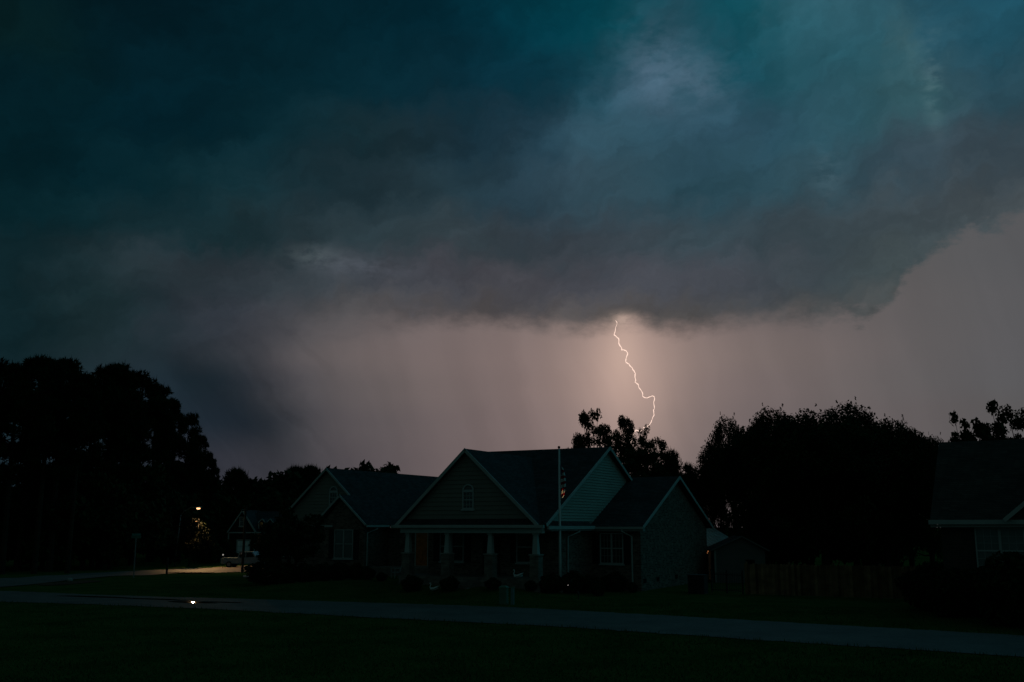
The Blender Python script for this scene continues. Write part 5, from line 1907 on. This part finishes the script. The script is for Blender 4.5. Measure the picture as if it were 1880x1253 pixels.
# big upright-twigged trees on the right
bp = [broad_tree('ornamental_pear_tree', 81, 11.5, 8.8, 10.4, 260, 39000, 0.095, 0.72, spiky=0.12, dome=True), broad_tree('ornamental_pear_tree', 82, 11.5, 8.4, 10.4, 260, 39000, 0.095, 0.72, spiky=0.12, dome=True)]
pears = [(1318, 812, 84, 0.6), (1345, 773, 86, 0.6), (1396, 757, 78, 0.85), (1432, 757, 76, 0.8), (1500, 741, 72, 1.1), (1556, 752, 77, 0.95), (1612, 766, 73, 1.0), (1656, 776, 76, 0.8), (1694, 792, 72, 0.8), (1722, 808, 70, 0.5), (1296, 866, 90, 0.5)]
pl_names = ['short spreading tree in front of the left shoulder of the big clump', 'separate leafy spire at the left of the big tree clump', 'bushy tree left of the middle of the big clump', 'bushy tree behind the left middle of the big clump', 'tallest and widest tree in the middle of the big clump', 'dense tree just right of the tallest one in the big clump', 'broad rounded tree right of the middle of the big clump', 'dense tree in the right half of the big clump', 'lower tree near the right end of the big clump', 'small tree at the right end of the clump beside the brown roof', 'lowest tree of the clump, at its left foot by the brick gable']
for i, (px, top, Y, w) in enumerate(pears):
    place_px(bp[i % 2], px, top, Y, pl_names[i], 'tree', 'big trees behind the wooden fence', rz=rt.uniform(0, 6.28), wide=w)

for i, (px, top, Y) in enumerate(((1405, 838, 98), (1480, 828, 99), (1560, 830, 98), (1635, 842, 99))):
    place_px(und[i % 2], px, top, Y, 'dark tree just showing through gaps of the big clump, %s from the left' % ORD[i], 'tree', 'trees hidden behind the big clump', rz=rt.uniform(0, 6.28), wide=0.9)

# loose trees behind the neighbour's roof
nt = broad_tree('loose_tree', 91, 13, 8.0, 6.5, 26, 2000, 0.26, 0.75, lobes=7)
place_px(nt, 1772, 757, 78, 'sparse crooked tree behind the brown roof, standing alone', 'tree', 'trees behind the brown roof', wide=0.55, rz=0.6)
place_px(nt, 1832, 742, 80, 'loose-topped tree behind the brown roof near the picture edge', 'tree', 'trees behind the brown roof', wide=0.62, rz=2.6)
place_px(bt, 1880, 744, 82, 'dense tree behind the brown roof at the very right edge', 'tree', 'trees behind the brown roof', wide=0.85, rz=4.0)
place_px(bt, 1800, 800, 84, 'low tree top just showing above the brown roof ridge', 'tree', 'trees behind the brown roof', wide=1.0, rz=1.0)

# crape myrtle before the left wing
cm = broad_tree('crape_myrtle', 95, 5.2, 4.6, 3.9, 46, 6500, 0.12, 0.5, 'shrub_leaf', multi=4, lobes=8, flat_bottom=0.2)
place_px(cm, 540, 934, 62.5, 'many-stemmed small tree in front of the left gable', 'small tree', wide=0.95)
place_px(cm, 508, 950, 64.5, 'lower small tree at the left corner of the brick house', 'small tree', wide=0.8, rz=2.2)

# foundation shrubs
bs = [bush('shrub', 101, 0.95, 1.35, 2600, 0.085), bush('shrub', 102, 0.9, 1.3, 2400, 0.085)]
shr = [(497, 1028, 61.5, 1.25, 'clipped dark shrub at the far left end of the house bed'), (528, 1036, 62.5, 1.1, 'dark shrub under the small tree, second from the left end of the bed'), (560, 1037, 62.6, 1.1, 'dark shrub under the small tree, below the left edge window'), (592, 1036, 62.4, 1.1, 'dark shrub left of the blinds window of the left wing'), (624, 1034, 62.2, 1.1, 'dark shrub under the blinds window of the left wing'), (654, 1036, 62.0, 1.0, 'dark shrub left of the left wing downspout'), (676, 1042, 61.6, 0.85, 'low shrub touching the left wing downspout'), (1000, 1058, 53.2, 1.0, 'round shrub left of the flagpole below the last column'), (1018, 1056, 53.8, 0.9, 'dark shrub just left of the flagpole'), (1052, 1052, 54.8, 1.2, 'large round shrub right of the flagpole'), (1076, 1058, 55.3, 1.0, 'dark shrub right of the large round one by the flagpole'), (1094, 1062, 55.8, 0.9, 'dark shrub under the left half of the wing window'), (1128, 1052, 57.2, 1.0, 'dark shrub under the right wing window'), (1162, 1070, 56.2, 0.7, 'small low shrub at the right wing corner'), (1098, 1072, 53.6, 0.85, 'low pale green shrub in front of the wing bed'), (975, 1066, 53.0, 0.9, 'low shrub in front of the porch floor, right of the swan')]
for i, (px, top, Y, w, lab) in enumerate(shr):
    place_px(bs[i % 2], px, top, Y, lab, 'shrub', 'shrubs along the house front', rz=rt.uniform(0, 6.28), wide=w)
shr2 = [(700, 1052, 60.0, 1.0, 'low shrub in the recess left of the porch'), (756, 1058, 54.0, 1.0, 'low dark shrub before the first porch column'), (826, 1060, 53.3, 1.1, 'low dark shrub before the second porch column'), (905, 1062, 52.8, 1.1, 'low dark shrub before the third porch column')]
for i, (px, top, Y, w, lab) in enumerate(shr2):
    place_px(bs[i % 2], px, top, Y, lab, 'shrub', 'shrubs along the house front', rz=rt.uniform(0, 6.28), wide=w)
bs3 = bush('shrub', 103, 1.5, 2.2, 4200, 0.11)
for px, top, Y, w, lab in ((1866, 1018, 38.0, 1.0, 'big dark shrub covering the lower right of the brown-roofed house window'), (1915, 1030, 37.0, 1.0, 'big dark shrub at the right picture edge'), (1712, 1035, 44.5, 1.0, 'dark shrub between the wooden fence and the brown-roofed house'), (1758, 1046, 41.5, 1.0, 'dark shrub below the left edge of the brown roof')):
    place_px(bs3, px, top, Y, lab, 'shrub', 'shrubs by the brown-roofed house', rz=rt.uniform(0, 6.28), wide=w)

# ------------------------------------------------------------------ the lightning stroke
BD = 1500.0
z5 = [(262, 150), (276, 180), (262, 215), (256, 262), (248, 287), (270, 305), (290, 322), (293, 355), (302, 390), (320, 415), (321, 434), (340, 432), (362, 440), (378, 465), (370, 490), (362, 520), (358, 540), (372, 558), (388, 565), (400, 585), (422, 605), (440, 635), (452, 655), (448, 690), (455, 720), (448, 742), (470, 758), (482, 775), (490, 800), (510, 825), (520, 845), (520, 875), (540, 890), (565, 893), (590, 882), (615, 872), (632, 880), (636, 895), (628, 930), (632, 970), (634, 995), (625, 1010), (628, 1040), (630, 1060), (615, 1095), (603, 1125), (585, 1155), (560, 1166), (535, 1175), (522, 1195), (500, 1215), (458, 1200), (440, 1220), (430, 1250), (415, 1300), (405, 1350), (412, 1420), (425, 1500), (423, 1580), (424, 1640)]
bpts = []
rb = random.Random(2)
raw = [at(1080 + x / 5.222, 560 + y / 5.222, BD) for x, y in z5]
for i in range(len(raw) - 1):
    bpts.append(raw[i])
    m_ = raw[i].lerp(raw[i + 1], rb.uniform(0.4, 0.6))
    L = (raw[i + 1] - raw[i]).length
    bpts.append(m_ + Vector((rb.uniform(-0.12, 0.12) * L, rb.uniform(-2, 2), rb.uniform(-0.06, 0.06) * L)))
bpts.append(raw[-1])
nbp = len(bpts)
rad = []
for i in range(nbp):
    t = i / (nbp - 1)
    r_ = 0.72 + 0.2 * math.sin(i * 1.7)
    if t < 0.05:
        r_ *= 0.35 + 0.3 * (i % 2)
    if 0.45 < t < 0.8:
        r_ *= 0.78
    rad.append(r_)
bo = MB().tube(bpts, rad, n=6).build('lightning_bolt', M['bolt_glow'])
tag(bo, 'bright forked-looking lightning stroke from the cloud down behind the trees', 'lightning')
